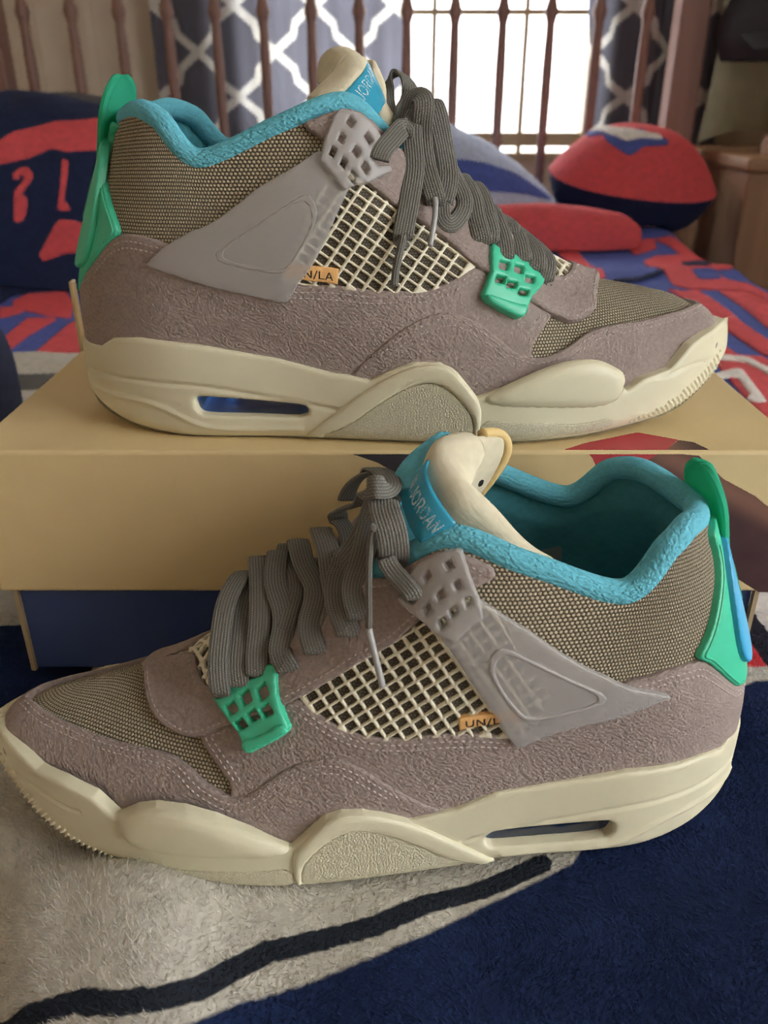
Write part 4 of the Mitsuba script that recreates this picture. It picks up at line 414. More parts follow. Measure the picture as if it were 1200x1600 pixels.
def inset_path(S, poly, d, keep):
    """the part of the outline of poly, d metres inside, where keep(q) holds"""
    poly = np.asarray(poly, float); da, db = S.der(np.clip(poly, [S.a[0], S.b[0]], [S.a[-1], S.b[-1]])); sc = np.array([np.median(np.linalg.norm(da, axis=1)), np.median(np.linalg.norm(db, axis=1))])
    g = Polygon(chaikin(poly*sc, 2)).buffer(0).buffer(-d)
    if g.geom_type != 'Polygon': g = max(g.geoms, key=lambda x: x.area)
    p = resample(np.array(g.exterior.coords)[:-1], .001, True)/sc; k = keep(p)
    out, cur = [], []
    s = int(np.argmin(k)) if not k.all() else 0
    for i in list(range(s, len(p)))+list(range(s)):
        if k[i]: cur.append(p[i])
        elif len(cur) > 4: out.append(np.array(cur)); cur = []
        else: cur = []
    if len(cur) > 4: out.append(np.array(cur))
    return out

def build_shoe(name, which):
    o, Rm = POSES[which]; D = TRACE[which]; SO = TRACE['sole']; flip = np.linalg.det(Rm) < 0
    def put(part, m, mat, smooth=35, label=None, **more):
        w = dict(v=m['v']@Rm+o, f=m['f'][:, ::-1] if flip else m['f'], uv=m.get('uv'))
        if w['uv'] is None: w.pop('uv')
        k = num(f'{name}__{part}'); add(k, w, mat, smooth, label, **more); return k
    both = lambda m: join([m, mirror(m)])
    # --- upper body: woven fabric shell, open at the collar and throat
    A, B = np.meshgrid(TG, VG, indexing='ij'); q = np.stack([A.ravel(), B.ravel()], 1); na, nb = A.shape
    V = UPPER.pos(q); i, j = np.meshgrid(np.arange(na-1), np.arange(nb-1), indexing='ij'); t = i*nb+j
    F = np.stack([t, t+nb, t+nb+1, t+1], -1).reshape(-1, 4); F = np.vstack([F[:, :3], F[:, [0, 2, 3]]])[:, ::-1]
    put('upper', both(dict(v=V, f=F, uv=UPPER.uv(q))), 'm_weave', True)
    # --- lining: inner shell below the collar, and the footbed
    ta, va = np.linspace(0, 8.6, 130), np.linspace(.12, 1, 40); A, B = np.meshgrid(ta, va, indexing='ij'); q = np.stack([A.ravel(), B.ravel()], 1)
    na, nb = A.shape; dep = .0025+.0055*np.clip((1-B.ravel())/.12, 0, 1)
    V = UPPER.at(q, -dep); V[:, 1] = np.maximum(V[:, 1], 0)
    i, j = np.meshgrid(np.arange(na-1), np.arange(nb-1), indexing='ij'); t = i*nb+j
    F = np.stack([t, t+nb, t+nb+1, t+1], -1).reshape(-1, 4); F = np.vstack([F[:, :3], F[:, [0, 2, 3]]])
    put('lining', both(dict(v=V, f=F, uv=UPPER.uv(q))), 'm_lining', True)
    s = np.linspace(0, OUT_S[-1], 120); fx, fw = np.interp(s, OUT_S, _oq[:, 0]), np.interp(s, OUT_S, _oq[:, 1])*.88
    ring = np.stack([fx*.96+.006, fw, 0*fx+.028], 1); ring = np.vstack([ring, ring[::-1]*[1, -1, 1]]); c = len(ring)
    put('footbed', dict(v=np.vstack([ring, [[.15, 0, .028]]]), f=np.stack([np.arange(c), (np.arange(c)+1) % c, np.full(c, c)], 1)[:, ::-1]), 'm_lining', False)
    # --- collar piping
    cc = [UPPER.at([[tt, 1.0]], -.0035)[0] for tt in np.linspace(0, 7.35, 60)]
    cc = np.array(cc); cc[:, 1] = np.maximum(cc[:, 1], 0); cc[0, 1] = 0; front_end = cc[-1]
    tail = np.array([[.1555, .0235, .113], [.160, .017, .105], [.164, .008, .098]])
    half = np.vstack([cc, tail]); full = np.vstack([half[::-1], (half*[1, -1, 1])[1:]]); full = resample(chaikin(full, 1, False), .0015)
    put('collar_piping', sweep(full, circle(.0047, 14), scale=1.0), 'm_terry', True)
    # --- suede panels
    end0 = lambda q: (q[:, 0] < .02) | (q[:, 0] > 15.98) | (q[:, 1] > .995)
    low = lambda q: end0(q) | (q[:, 1] < .1)
    put('quarter_panel', both(panel(UPPER, D['quarter'], .0016, .0004, .0012, free=low)), 'm_suede', True, label='taupe suede heel and side panel')
    put('mudguard', both(panel(UPPER, D['mudguard'], .0017, .0012, .0012, free=low)), 'm_suede', True, label='taupe suede band around the toe')
    put('vamp_panel', both(panel(UPPER, D['vamp'], .0017, .002, .0012, free=end0)), 'm_suede', True, label='taupe suede lace panel')
    st = []
    keepv = lambda lo: (lambda q: (q[:, 1] > lo) & (q[:, 0] > .3) & (q[:, 0] < 15.7) & (q[:, 1] < .97))
    for poly, off, lo, rows in ((D['mudguard'], .0029, .24, (.0022, .0044)), (D['quarter'], .002, .36, (.0024, .0046)), (D['vamp'], .0037, .3, (.0024,))):
        for d_ in rows:
            for p in inset_path(UPPER, poly, d_, keepv(lo)): st.append(stitch_line(UPPER, p, off-.0001))
    put('stitching', join(st), 'm_thread', 40, label='rows of pale stitches', )
    labels[f'{name}__stitching']['kind'] = 'stuff'
    # --- nets
    P = D['net']
    def net(reg, c0, lb, la, sc, keep, w=(.78, .74)):
        holes, cells = [], []
        for ib in range(-14, 15):
            for ia in range(-14, 15):
                c = c0+ib*lb+ia*la; k = np.array([c+sb*lb*w[0]/2+sa*la*w[1]/2 for sb, sa in ((-1, -1), (1, -1), (1, 1), (-1, 1))])
                g = Polygon(k*sc)
                if reg.buffer(-.0004).contains(g): holes.append(k)
                elif reg.intersects(g):
                    x = g.intersection(reg.buffer(-.0005))
                    if x.geom_type == 'Polygon' and x.area > 1.5e-6: holes.append(np.array(x.exterior.coords)[:-1]/sc)
        return holes
    put('net_backing', panel(UPPER, P, .0003, .0002, .0003, h=.003, smooth=0), 'm_backing', True)
    put('side_net', panel(UPPER, P, .0013, .0006, .0006, h=.0009, holes=[np.array(c) for c in D['netcells']], smooth=0, sink=.0005), 'm_net', True, label='cream plastic side netting')
    P = D['vampwindow']; c0 = np.array([11.05, .9]); da, db = UPPER.der(np.array([c0])); sc = np.array([np.linalg.norm(da), np.linalg.norm(db)])
    reg = Polygon(np.array(P)*sc).buffer(0); u = np.array([.0052/sc[0], 0]); v = np.array([0, .0047/sc[1]])
    put('toe_net_backing', both(panel(UPPER, P, .0003, .0002, .0003, h=.003, smooth=0, free=end0)), 'm_backing', True)
    put('toe_net', both(panel(UPPER, P, .0012, .0012, .0006, h=.0009, holes=net(reg, c0, u*.6+v, u*.6-v, sc, None, (.7, .7)), smooth=0, sink=.0005, free=end0)), 'm_net', True, label='cream netting window below the laces')
    # --- wing, lock plate, eyelet
    rel = None
    wing = put('wing', panel(UPPER, D['wing'], .0016, .0028, .0008, h=.0016, smooth=1, rc=.002, sink=.0012), 'm_tpu', True, label='frosted translucent grey plastic wing')
    if True:
        fr = np.array(TRACE['front']['wingframe']); c = fr.mean(0)
        put('wing__frame', panel(UPPER, fr, .0009 if which == 'front' else .0003, .0042, .0008, h=.0012, holes=[c+(fr-c)*.86], smooth=1, sink=.0008), 'm_tpu', True)
    def holes_of(S, cs, ax, ay): return [np.array([c+ax*sx*.5+ay*sy*.5 for sx, sy in ((-1, -1), (1, -1), (1, 1), (-1, 1))]) for c in np.array(cs)]
    H = np.array(D['plateholes']); ax, ay = ((H[3]-H[2])*.40, (H[2]-H[0])*.38) if which == 'front' else ((H[1]-H[0])*.42, (H[4]-H[1])*.36)
    put('lock_plate', panel(UPPER, D['plate'], .0024, .0046, .0007, h=.0011, holes=holes_of(UPPER, H, ax, ay), smooth=1, rc=.002, hs=0, sink=.002), 'm_tpu', True, label='frosted lace lock plate with square holes')
    H = np.array(D['eyeholes']); ax, ay = (H[1]-H[0])*.58, (H[3]-H[0])*.52
    put('eyelet', panel(UPPER, D['eyelet'], .0026, .0032, .0009, h=.001, holes=holes_of(UPPER, H, ax, ay), smooth=1, rc=.002, hs=0, sink=.003), 'm_green', True, label='mint green rubber eyelet with six square holes')
    put('eyelet__tab', panel(UPPER, D['eyefold'], .0022, .0052, .0014, h=.001, smooth=1, sink=.002), 'm_green', True)
    # --- heel counter, pull tab, heel badge
    put('heel_counter', both(panel(UPPER, D['counter'], .0016, .0012, .0012, free=end0)), 'm_green', True, label='mint green rubber heel counter')
    rim = [p for d_ in (.0016,) for p in inset_path(UPPER, D['counter'], d_, lambda q: (q[:, 0] > 1.2) & (q[:, 1] < .92))]
    for p in rim:
        rb = sweep(UPPER.at(p, .0028), circle(.0006, 6)); put('heel_counter__rib', rb, 'm_green', True); put('heel_counter__rib', mirror(rb), 'm_green', True)
    pc = np.array([[.0135, 0, .086], [.0175, 0, .101], [.0220, 0, .117], [.0265, 0, .132], [.0315, 0, .1465]]); ps = spline(pc, .001)
    fl_ = np.linspace(0, 1, len(ps)); hw = np.interp(fl_, [0, .15, .3, .7], [.0105, .0085, .0112, .013])*np.sqrt(np.clip(1-np.clip((fl_-.7)/.3, 0, .997)**2, 0, 1))
    tw = math.radians(16 if which == 'front' else 24)
    rows = [[ps[k]+[.0035*u*u-math.sin(tw)*hw[k]*u*k/len(ps), math.cos(tw)*hw[k]*u, 0] for u in np.linspace(-1, 1, 9)] for k in range(0, len(ps))]
    S = patch(np.array(rows)*1000, 1.0, (80, 24))
    put('pull_tab', sheet(S, .003), 'm_greentab', True, label='mint green rubber pull tab')
    dots = []
    for u in (-.42, .1, .5):
        for a in (.42, .62):
            k = int(a*len(ps)); c = ps[k]; n = np.array([.9, 0, -.35]); e = trimesh.creation.cylinder(.0021, .0002, sections=10)
            M = trimesh.geometry.align_vectors([0, 0, 1], n/np.linalg.norm(n)); e.apply_transform(M); e.apply_translation(c+np.array([.00165*.93+.0035*u*u, hw[k]*u, -.0005])); dots.append(dict(v=np.array(e.vertices), f=np.array(e.faces), uv=np.zeros((len(e.vertices), 2))))
    scene.setdefault('m_greendark', {'type': 'twosided', 'bsdf': {'type': 'principled', 'base_color': rgb(.03, .33, .19), 'roughness': .4}})
    for d_ in dots: put('pull_tab__dimple', d_, 'm_greendark', False)
    bq = [[0, .92], [.5, .915], [1.1, .87], [1.4, .76], [1.45, .58], [.95, .5], [0, .5]]
    put('heel_badge', both(panel(UPPER, bq, .0018, .0034, .0012, free=end0)), 'm_bluetpu' if which == 'front' else 'm_green', True, label='raised heel badge')
    mk = [[0, .80], [.18, .79], [.3, .74], [.22, .70], [.28, .66], [.12, .64], [0, .66]]
    put('heel_badge__mark', both(panel(UPPER, mk, .0006, .0052, .0005, h=.001, free=end0)), 'm_greendark', True)
    # --- woven side label with its lettering
    L = np.array(D['label']); put('side_label', panel(UPPER, L, .0009, .0018, .0005, h=.001, smooth=0, sink=.002), 'm_orange', True, label='orange woven label')
    text_on(put, UPPER, D, which)
    # --- midsole
    low_ = lambda q: (q[:, 0] < .0006) | (q[:, 0] > OUT_S[-1]-.0006)
    top = np.array(SO['topedge_f' if which == 'front' else 'topedge_t']); top = top[np.argsort(top[:, 0])]
    top = top[(top[:, 0] > .012) & (top[:, 0] < .308)]
    top = np.vstack([[[0, .0345]], [[.007, .0355]], top, [[.316, .0375], [.328, .0405], [.340, .0422], [OUT_S[-1], .043]]])
    bot = np.stack([SS, SOLE_ZB-.0005], 1)[::4]
    tp = [top[0]]
    for a, b in zip(top[:-1], top[1:]):
        n = max(1, int(np.hypot(*(b-a))/.003)); tp += [a+(b-a)*k/n for k in range(1, n+1)]
    wall = np.vstack([bot, np.array(tp)[::-1]])
    win = np.array(SO['window' if which == 'front' else 'window_t'])
    lines = [(cKDTree(spline(np.array(SO[kk]), .0004)), dp, wd) for kk, dp, wd in (('heelseam', -.0011, .0008), ('heelridge', .0009, .0011), ('toegroove', -.0011, .0008))]
    groove = lambda q, d: sum(dp*np.exp(-(tr.query(q)[0]/wd)**2) for tr, dp, wd in lines)*np.clip((d-.0008)/.001, 0, 1)
    wallm = panel(SOLE, wall, .0022, -.0022, .0018, h=.00095, relief=groove, holes=[chaikin(win, 1)], smooth=0, free=low_, sink=.0030)
    wallm['v'][:, 1] = np.where(wallm['v'][:, 1] < .0015, 0, wallm['v'][:, 1]); put('midsole', both(wallm), 'm_midsole', True, label='cream rubber midsole')
    cap = np.stack([np.interp(SS, OUT_S, _oq[:, 0]), np.interp(SS, OUT_S, _oq[:, 1])-.004, SOLE_ZB], 1); cap[:, 1] = np.maximum(cap[:, 1], 0)
    n = len(cap); mid = cap*[1, 0, 1]; V = np.vstack([cap, mid]); k = np.arange(n-1)
    put('outsole', both(dict(v=V, f=np.vstack([np.stack([k, k+1, k+n+1], 1), np.stack([k, k+n+1, k+n], 1)]), uv=V[:, :2])), 'm_pebble', False)
    put('midfoot_support', panel(SOLE, SO['support'], .0026, -.0006, .002, h=.0015, holes=[SO['supportinner']], smooth=1, sink=.002), 'm_midsole', True, label='raised cream side support with a rim')
    put('midfoot_support__texture', panel(SOLE, np.array(SO['supportinner']), .0012, -.0004, .0008, h=.0016, smooth=1), 'm_pebble', True)
    put('forefoot_pod', panel(SOLE, SO['pod'], .0042, -.0016, .0055, h=.0016, smooth=1, sink=.001), 'm_midsole', True)
    put('foxing', panel(SOLE, SO['foxing'], .0010, -.0003, .001, h=.0016, smooth=1), 'm_pebble', True)
    tb = []
    sT = OUT_S[-1]
    for r_ in range(5):
        for c_ in range(23):
            s_ = sT-.012-c_*.0027-(r_ % 2)*.00135; z_ = PchipInterpolator(SOLE_BX, SOLE_BZ)(np.interp(s_, OUT_S, _oq[:, 0]))+.0036+r_*.0022*(1-c_/40)
            if c_ > 23-r_*3: continue
            qv = np.array([[s_-.0011, z_], [s_, z_-.0011], [s_+.0011, z_], [s_, z_+.0011]]); P4 = SOLE.at(qv, -.0003); ap = SOLE.at([[s_, z_]], .0011)
            tb.append(dict(v=np.vstack([P4, ap]), f=np.array([[0, 1, 4], [1, 2, 4], [2, 3, 4], [3, 0, 4]]), uv=np.zeros((5, 2))))
    put('toe_texture', both(join(tb)), 'm_midsole', False); labels[f'{name}__toe_texture'] = {'label': 'small raised diamonds on the toe bumper', 'kind': 'stuff'}
    # window of the air unit: a clear blue tube through the sole
    wq = resample(chaikin(win, 1), .002, True); ringi = SOLE.at(wq, -.0050); n = len(ringi); k = np.arange(n); kn = (k+1) % n
    tf = np.vstack([np.stack([k, kn, kn+n], 1), np.stack([k, kn+n, k+n], 1)])
    tube2 = dict(v=np.vstack([ringi, ringi*[1, -1, 1]]), f=tf, uv=np.zeros((2*n, 2))); put('air_unit', tube2, 'm_airunit', 20, label='glossy dark blue air unit inside the window')
    pane = dict(v=np.vstack([ringi, [ringi.mean(0)]]), f=np.stack([k, kn, np.full(n, n)], 1), uv=np.zeros((n+1, 2)))
    put('air_unit__pane', pane, 'm_bubble', False); put('air_unit__pane', mirror(pane), 'm_bubble', False)
    # --- tongue
    S = patch(D['tongue'], 1.0, (60, 26)); put('tongue', sheet(S, .0035), 'm_foam', True, label='cream foam tongue folded over at the top')
    S = patch(D['tongue_lining'], 1.0); put('tongue__lining', sheet(S, .002), 'm_foam', True)
    if which == 'front':
        el = lambda c, a, b, r: [[c[0]+a*math.cos(u)*math.cos(r)-b*math.sin(u)*math.sin(r), c[1]+a*math.cos(u)*math.sin(r)+b*math.sin(u)*math.cos(r)] for u in np.linspace(0, 2*math.pi, 12, endpoint=False)]
        for c_, a_, b_ in (((2.45, .35), .28, .12), ((1.1, 1.1), .25, .2)): put('tongue__slot', panel(Surf(S.a, S.b, S.g, SLOTSIDE), el(c_, a_, b_, 0), .0004, .0009, .0003, h=.0006, smooth=0, sink=.0005), 'm_dark', True)
    if 'tongue_edge' in D: put('tongue__edge', sweep(spline(np.array(D['tongue_edge'])*.001, .0015), circle(.0021, 10)), 'm_yellow', True, label='raw yellow foam edge')
    S = patch(D['tongue_back'], 1.0); put('tongue__back', sheet(S, .005), 'm_terry' if which == 'front' else 'm_foam', True)
    S = patch(D['tongue_label'], 1.0, (40, 24)); put('tongue_label', sheet(S, .0016), 'm_labelblue', True, label='blue woven tongue label with silver lettering')
    label_text(put, S, which)
    base = np.array([[[150, -24, 112], [150, -12, 122], [150, 0, 125], [150, 12, 122], [150, 24, 112]], [[160, -20, 106], [160, -10, 113], [160, 0, 115], [160, 10, 113], [160, 20, 106]], [[175, -16, 97], [175, -8, 101], [175, 0, 103], [175, 8, 101], [175, 16, 97]], [[195, -14, 84], [195, -7, 88], [195, 0, 89.5], [195, 7, 88], [195, 14, 84]], [[213, -12, 72], [213, -6, 76], [213, 0, 78], [213, 6, 76], [213, 12, 72]]])
    S = patch(base, 1.0); put('tongue__base', sheet(S, .004), 'm_backing', True)
    # --- laces
    for w, pts in D['lace']: put('lace', lace_mesh(pts, w), 'm_lace', True)
    w, pts = D['plate_lace']; put('lace', lace_mesh(pts, w), 'm_lace', True)
    for k_ in range(7):       # the rows that cross the throat under the loops
        f = k_/6; x = .160+.052*f; z = .118-.040*f; hw_ = .026-.002*f
        put('lace', lace_mesh([[1000*(x-.003), -1000*hw_, 1000*(z-.016)], [1000*x, -12, 1000*(z-.002)], [1000*x, 0, 1000*z+1], [1000*x, 12, 1000*(z-.002)], [1000*(x+.003), 1000*hw_, 1000*(z-.016)]], 7.5, curl=False), 'm_lace', True)
    put('lace_tail', sweep(spline(np.array(D['tail'])*.001, .001), circle(.0012, 8, .0016)), 'm_lace', True)
    put('lace_tip', sweep(spline(np.array(D['aglet'])*.001, .001), circle(.0012, 10)), 'm_aglet', True, label='shiny grey lace tip')
    kp = spline(np.array(D['lace_knot'])*.001, .001); put('lace_knot', sweep(kp, circle(.0062, 14), scale=np.sin(np.linspace(.5, 2.6, len(kp)))), 'm_lace', True)
    if which == 'front':
        S = patch([[[82, -37.5, 89], [70, -37.5, 92]], [[79, -39, 72], [68, -39, 74]]], 1.0, (10, 10)); put('size_tag', sheet(S, .0006), 'm_sizetag', True, label='grey size tag inside the collar')
scene['m_sizetag'] = {'type': 'twosided', 'bsdf': {'type': 'principled', 'base_color': rgb(.28, .33, .32), 'roughness': .5}}

def warp_text(S, text, height, origin, du, dv, depth, off, bold=False, squash=1.0):
    """lettering bent onto S: origin in S's coordinates, du / dv = S-coordinates per metre along the text and up"""
    m = meshkit.text_mesh(text, height, depth, bold); V = np.array(m.vertices)*[squash, 1, 1]
    m2 = trimesh.Trimesh(V, m.faces).subdivide_to_size(max(.0012, height*.3), max_iter=6); V = np.array(m2.vertices)
    q = np.array(origin)+V[:, :1]*np.array(du)+V[:, 1:2]*np.array(dv); q = np.clip(q, [S.a[0], S.b[0]], [S.a[-1], S.b[-1]])
    P = S.pos(q)+S.nor(q)*(off+V[:, 2:3]); f = np.array(m2.faces)
    return dict(v=P, f=f, uv=np.zeros((len(P), 2)))
def text_on(put, S, D, which):
    L = np.array(D['label'])
    if which == 'front': o, e, u = L[5], L[3]-L[5], L[0]-L[5]; o = o+.10*e+.22*u
    else: o, e, u = L[5], L[3]-L[5], L[0]-L[5]; o = o+.10*e+.25*u
    da, db = S.der(np.array([L.mean(0)])); m = lambda x: np.linalg.norm(da[0]*x[0]+db[0]*x[1])
    h = m(u)*.55; wtxt = m(e)*.80
    t = meshkit.text_mesh('UN/LA', h, .0003); w0 = t.bounds[1][0]
    put('side_label__lettering', warp_text(S, 'UN/LA', h, o, e/m(e), u/m(u), .0003, .0026, squash=wtxt/w0), 'm_dark', False)
def label_text(put, S, which):
    a1, b1 = S.a[-1], S.b[-1]; q = np.array([[a1*.5, b1*.5]]); da, db = S.der(q); na, nb_ = np.linalg.norm(da), np.linalg.norm(db)
    ln = na*a1
    if which == 'front': o, du, dv, s = [a1*.02, b1*.62], [1/na, 0], [0, -1/nb_], +1
    else: o, du, dv, s = [a1*.98, b1*.55], [-1/na, 0], [0, -1/nb_], +1
    h = nb_*b1*.34; txt = 'AIR JORDAN'
    t = meshkit.text_mesh(txt, h, .0003); sq = ln*.92/t.bounds[1][0]
    m = warp_text(S, txt, h, o, du, dv, .0003, 0., squash=sq)
    for sg in (1, -1):
        pass
    qn = warp_text(S, txt, h, o, du, dv, .0003, .0008*LABELSIDE[which], squash=sq)
    put('tongue_label__lettering', qn, 'm_labeltext', False)
SLOTSIDE = -1.0
LABELSIDE = dict(front=-1, top=-1)
# ---------------------------------------------------------------- surfaces of the bedding (world metres)
def bed_z(x, y):
    z = -.006+.012*np.sin(x*5+y*2)*np.sin(y*4.)+.01*np.exp(-((y-1.25-.25*x)/.05)**2)*(x > .0)
    e = np.clip((x-.56)/.10, 0, None); z = z-np.minimum(.22*e**2, .24)
    z = z-.045*np.clip((.68-y)/.12, 0, 1)
    return z+.02*np.exp(-((y-1.75)/.12)**2)
_bx, _by = np.linspace(-1.1, .72, 150), np.linspace(.5, 2.005, 150)
_X, _Y = np.meshgrid(_bx, _by, indexing='ij')
BED = Surf(_bx, _by, np.stack([_X, _Y, bed_z(_X, _Y)], -1), 1.0)
def dome(c, r, n=(80, 50), pw=1.0, tilt=0., sq=2.0, bumps=0., seed=3):
    """upper part of a pillow-like body: a = angle around, b = from rim (0) to top (1)"""
    a, b = np.linspace(0, 2*np.pi, n[0]), np.linspace(-.35, 1, n[1]); A, B = np.meshgrid(a, b, indexing='ij')
    el = B*np.pi/2; ca, sa = np.cos(A), np.sin(A); k = (np.abs(ca)**sq+np.abs(sa)**sq)**(-1/sq)
    P = np.stack([np.cos(el)*ca*k*r[0], np.cos(el)*sa*k*r[1], np.sign(np.sin(el))*np.abs(np.sin(el))**pw*r[2]], -1)
    if bumps: P = P*(1+bumps*(meshkit.fbm(P*9+seed, 3)[..., None]-.5))
    P[-1] = P[0]
    c_, s_ = math.cos(tilt), math.sin(tilt); P = P@np.array([[c_, 0, s_], [0, 1, 0], [-s_, 0, c_]])
    P = P+np.array(c); P[..., 2] = np.maximum(P[..., 2], np.where(P[..., 1] < .9, .004, bed_z(P[..., 0], P[..., 1])+.006)); return Surf(a, b, P, 1.0)
def lens(c, r, ht, hb, n=(80, 61), sq=2.2, tilt=(0., 0.), p=2.0, bumps=0., seed=3):
    """cushion of two domes that meet at a sharp rim: a = angle, b = -1 (bottom) .. 0 (rim) .. 1 (top)"""
    a, b = np.linspace(0, 2*np.pi, n[0]), np.linspace(-1, 1, n[1]); A, B = np.meshgrid(a, b, indexing='ij')
    ca, sa = np.cos(A), np.sin(A); k = (np.abs(ca)**sq+np.abs(sa)**sq)**(-1/sq); R_ = 1-np.abs(B)
    z = np.where(B > 0, ht*(1-R_**p), -hb*(1-R_**(p*2.6)))
    P = np.stack([R_*ca*k*r[0], R_*sa*k*r[1], z], -1)
    if bumps: P = P+bumps*(1-R_**2)[..., None]*(meshkit.fbm(P*11+seed, 3)[..., None]-.5)*[0, 0, 1]
    P[-1] = P[0]; u, v = tilt
    P = P@np.array([[math.cos(u), 0, -math.sin(u)], [0, 1, 0], [math.sin(u), 0, math.cos(u)]])@np.array([[1, 0, 0], [0, math.cos(v), math.sin(v)], [0, -math.sin(v), math.cos(v)]])
    P = P+np.array(c); P[..., 2] = np.maximum(P[..., 2], np.where(P[..., 1] < .9, .004, bed_z(P[..., 0], P[..., 1])+.006)); return Surf(a, b, P, 1.0)
CUSHION = lens((.517, 1.86, .097), (.175, .13), .105, .085, tilt=(.10, .20), p=2.7)
PILLOW = lens((.07, 1.82, .075), (.285, .17), .135, .07, tilt=(.05, .12), bumps=.03)
MOUND = dome((-.62, 1.46, -.02), (.40, .20, .285), pw=.75, sq=3., bumps=.12, seed=5)
# ---------------------------------------------------------------- the room
def tag(key, label, cat=None, group=None, kind=None):
    labels[key] = {'label': label}
    for k, v in (('category', cat), ('group', group), ('kind', kind)):
        if v: labels[key][k] = v
def box(x0, x1, y0, y1, z0, z1, bev=0.0, n=1):
    m = trimesh.creation.box((x1-x0, y1-y0, z1-z0))
    if bev:
        import manifold3d as m3
        s = m3.Manifold.cube((x1-x0-2*bev, y1-y0-2*bev, z1-z0-2*bev), True); pts = s.to_mesh().vert_properties[:, :3]
        m = m3.Manifold.batch_hull([m3.Manifold.sphere(bev, 16).translate(p) for p in pts]).to_mesh(); m = trimesh.Trimesh(m.vert_properties[:, :3], m.tri_verts, process=False)
    m.apply_translation(((x0+x1)/2, (y0+y1)/2, (z0+z1)/2)); return m
def md(m): return dict(v=np.array(m.vertices), f=np.array(m.faces))
wood = lambda base, s: (lambda p, n, uv: C(*base)*(.75+.5*fbm(p.x*s, p.y*s, p.z*s*.06, 3)))
bsdf('m_wall', col(lambda p, n, uv: C(.74, .64, .51)*(1-.10*smoothstep(.46, .5, dr.abs(p.x/.14-dr.floor(p.x/.14)-.5)))), .7)
bsdf('m_wallgrey', (.30, .31, .27), .9)
bsdf('m_white', (.75, .75, .72), .7)
bsdf('m_floor', col(wood((.25, .15, .09), 30)), .5)
bsdf('m_spindle', col(wood((.26, .145, .115), 60)), .45)
bsdf('m_dresser', col(wood((.36, .215, .125), 25)), .45)
bsdf('m_bar', (.50, .42, .27), .5)
YW, XR = 2.32, 1.14
WX0, WX1, WZ0, WZ1 = -.36, .53, .10, 1.35          # the window behind the bed
def wall_key(k, m, mat): add(k, m, mat, False); labels[k] = {'kind': 'structure'}
wall_key('wall_back', trimesh.util.concatenate([box(-1.7, WX0, YW, YW+.1, -.5, 2.0), box(WX1, XR, YW, YW+.1, -.5, 2.0), box(WX0, WX1, YW, YW+.1, -.5, WZ0), box(WX0, WX1, YW, YW+.1, WZ1, 2.0)]), 'm_wall')
wall_key('wall_left', box(-1.8, -1.7, -1.6, YW+.1, -.5, 2.0), 'm_wall')

wall_key('wall_right', trimesh.util.concatenate([box(XR, XR+.1, .15, YW+.1, -.5, 2.0), box(XR, XR+.1, -.85, .15, -.5, .02), box(XR, XR+.1, -.85, .15, 1.2, 2.0), box(XR, XR+.1, -1.7, -.85, -.5, 2.0)]), 'm_wall')
wall_key('wall_front', box(-1.8, XR+.1, -1.7, -1.6, -.5, 2.0), 'm_wall')
wall_key('floor', box(-1.8, XR+.1, -1.7, YW+.1, -.56, -.5), 'm_floor')
wall_key('ceiling', box(-1.8, XR+.1, -1.7, YW+.1, 2.0, 2.06), 'm_white')
# window frame: rails, the thin glazing bars, sill
fr = trimesh.util.concatenate([box(WX0, WX1, YW-.01, YW+.05, WZ0, WZ0+.02), box(WX0, WX1, YW-.01, YW+.05, WZ1-.03, WZ1), box(WX0, WX0+.03, YW-.01, YW+.05, WZ0, WZ1), box(WX1-.03, WX1, YW-.01, YW+.05, WZ0, WZ1)])
add('window_1', fr, 'm_bar', False); tag('window_1', 'bright window behind the headboard', kind='structure')
for x in (-.10, .122, .345): add(num('window_1__glazing_bar'), box(x-.006, x+.006, YW+.005, YW+.02, WZ0, WZ1), 'm_bar', False)
for z in (.151, .431, .72, 1.0): add(num('window_1__rail'), box(WX0, WX1, YW+.004, YW+.022, z-(.016 if z < .2 else .006), z+(.016 if z < .2 else .006)), 'm_bar', False)
scene['m_pane'] = {'type': 'thindielectric', 'int_ior': 1.5}
add('window_1__pane', box(WX0, WX1, YW+.012, YW+.0125, WZ0, WZ1), 'm_pane', False)
# headboard: two posts, rails out of the frame, fourteen turned spindles with a bead
def lathe(prof, n=14): return trimesh.creation.revolve(np.array(prof), sections=n)
tag('headboard', 'brown wooden headboard of thin upright spindles between square posts', 'headboard')
for x in (-.845, .652):
    m = box(x-.032, x+.032, 2.02, 2.08, -.45, 1.0, .006); add(num('headboard__post'), m, 'm_spindle', 30)
for z in (.86, -.16): add(num('headboard__rail'), box(-.82, .63, 2.03, 2.07, z-.03, z+.03, .008), 'm_spindle', 30)
sp = lathe([(0, -.16), (.0105, -.16), (.0105, .20), (.0115, .30), (.0095, .39), (.012, .40), (.0155, .412), (.012, .424), (.0095, .434), (.0105, .55), (.0105, .86), (0, .86)])
for k in range(14):
    m = sp.copy(); m.apply_translation((-.766+.1019*k, 2.05, 0)); add(num('headboard__spindle'), m, 'm_spindle', 40)
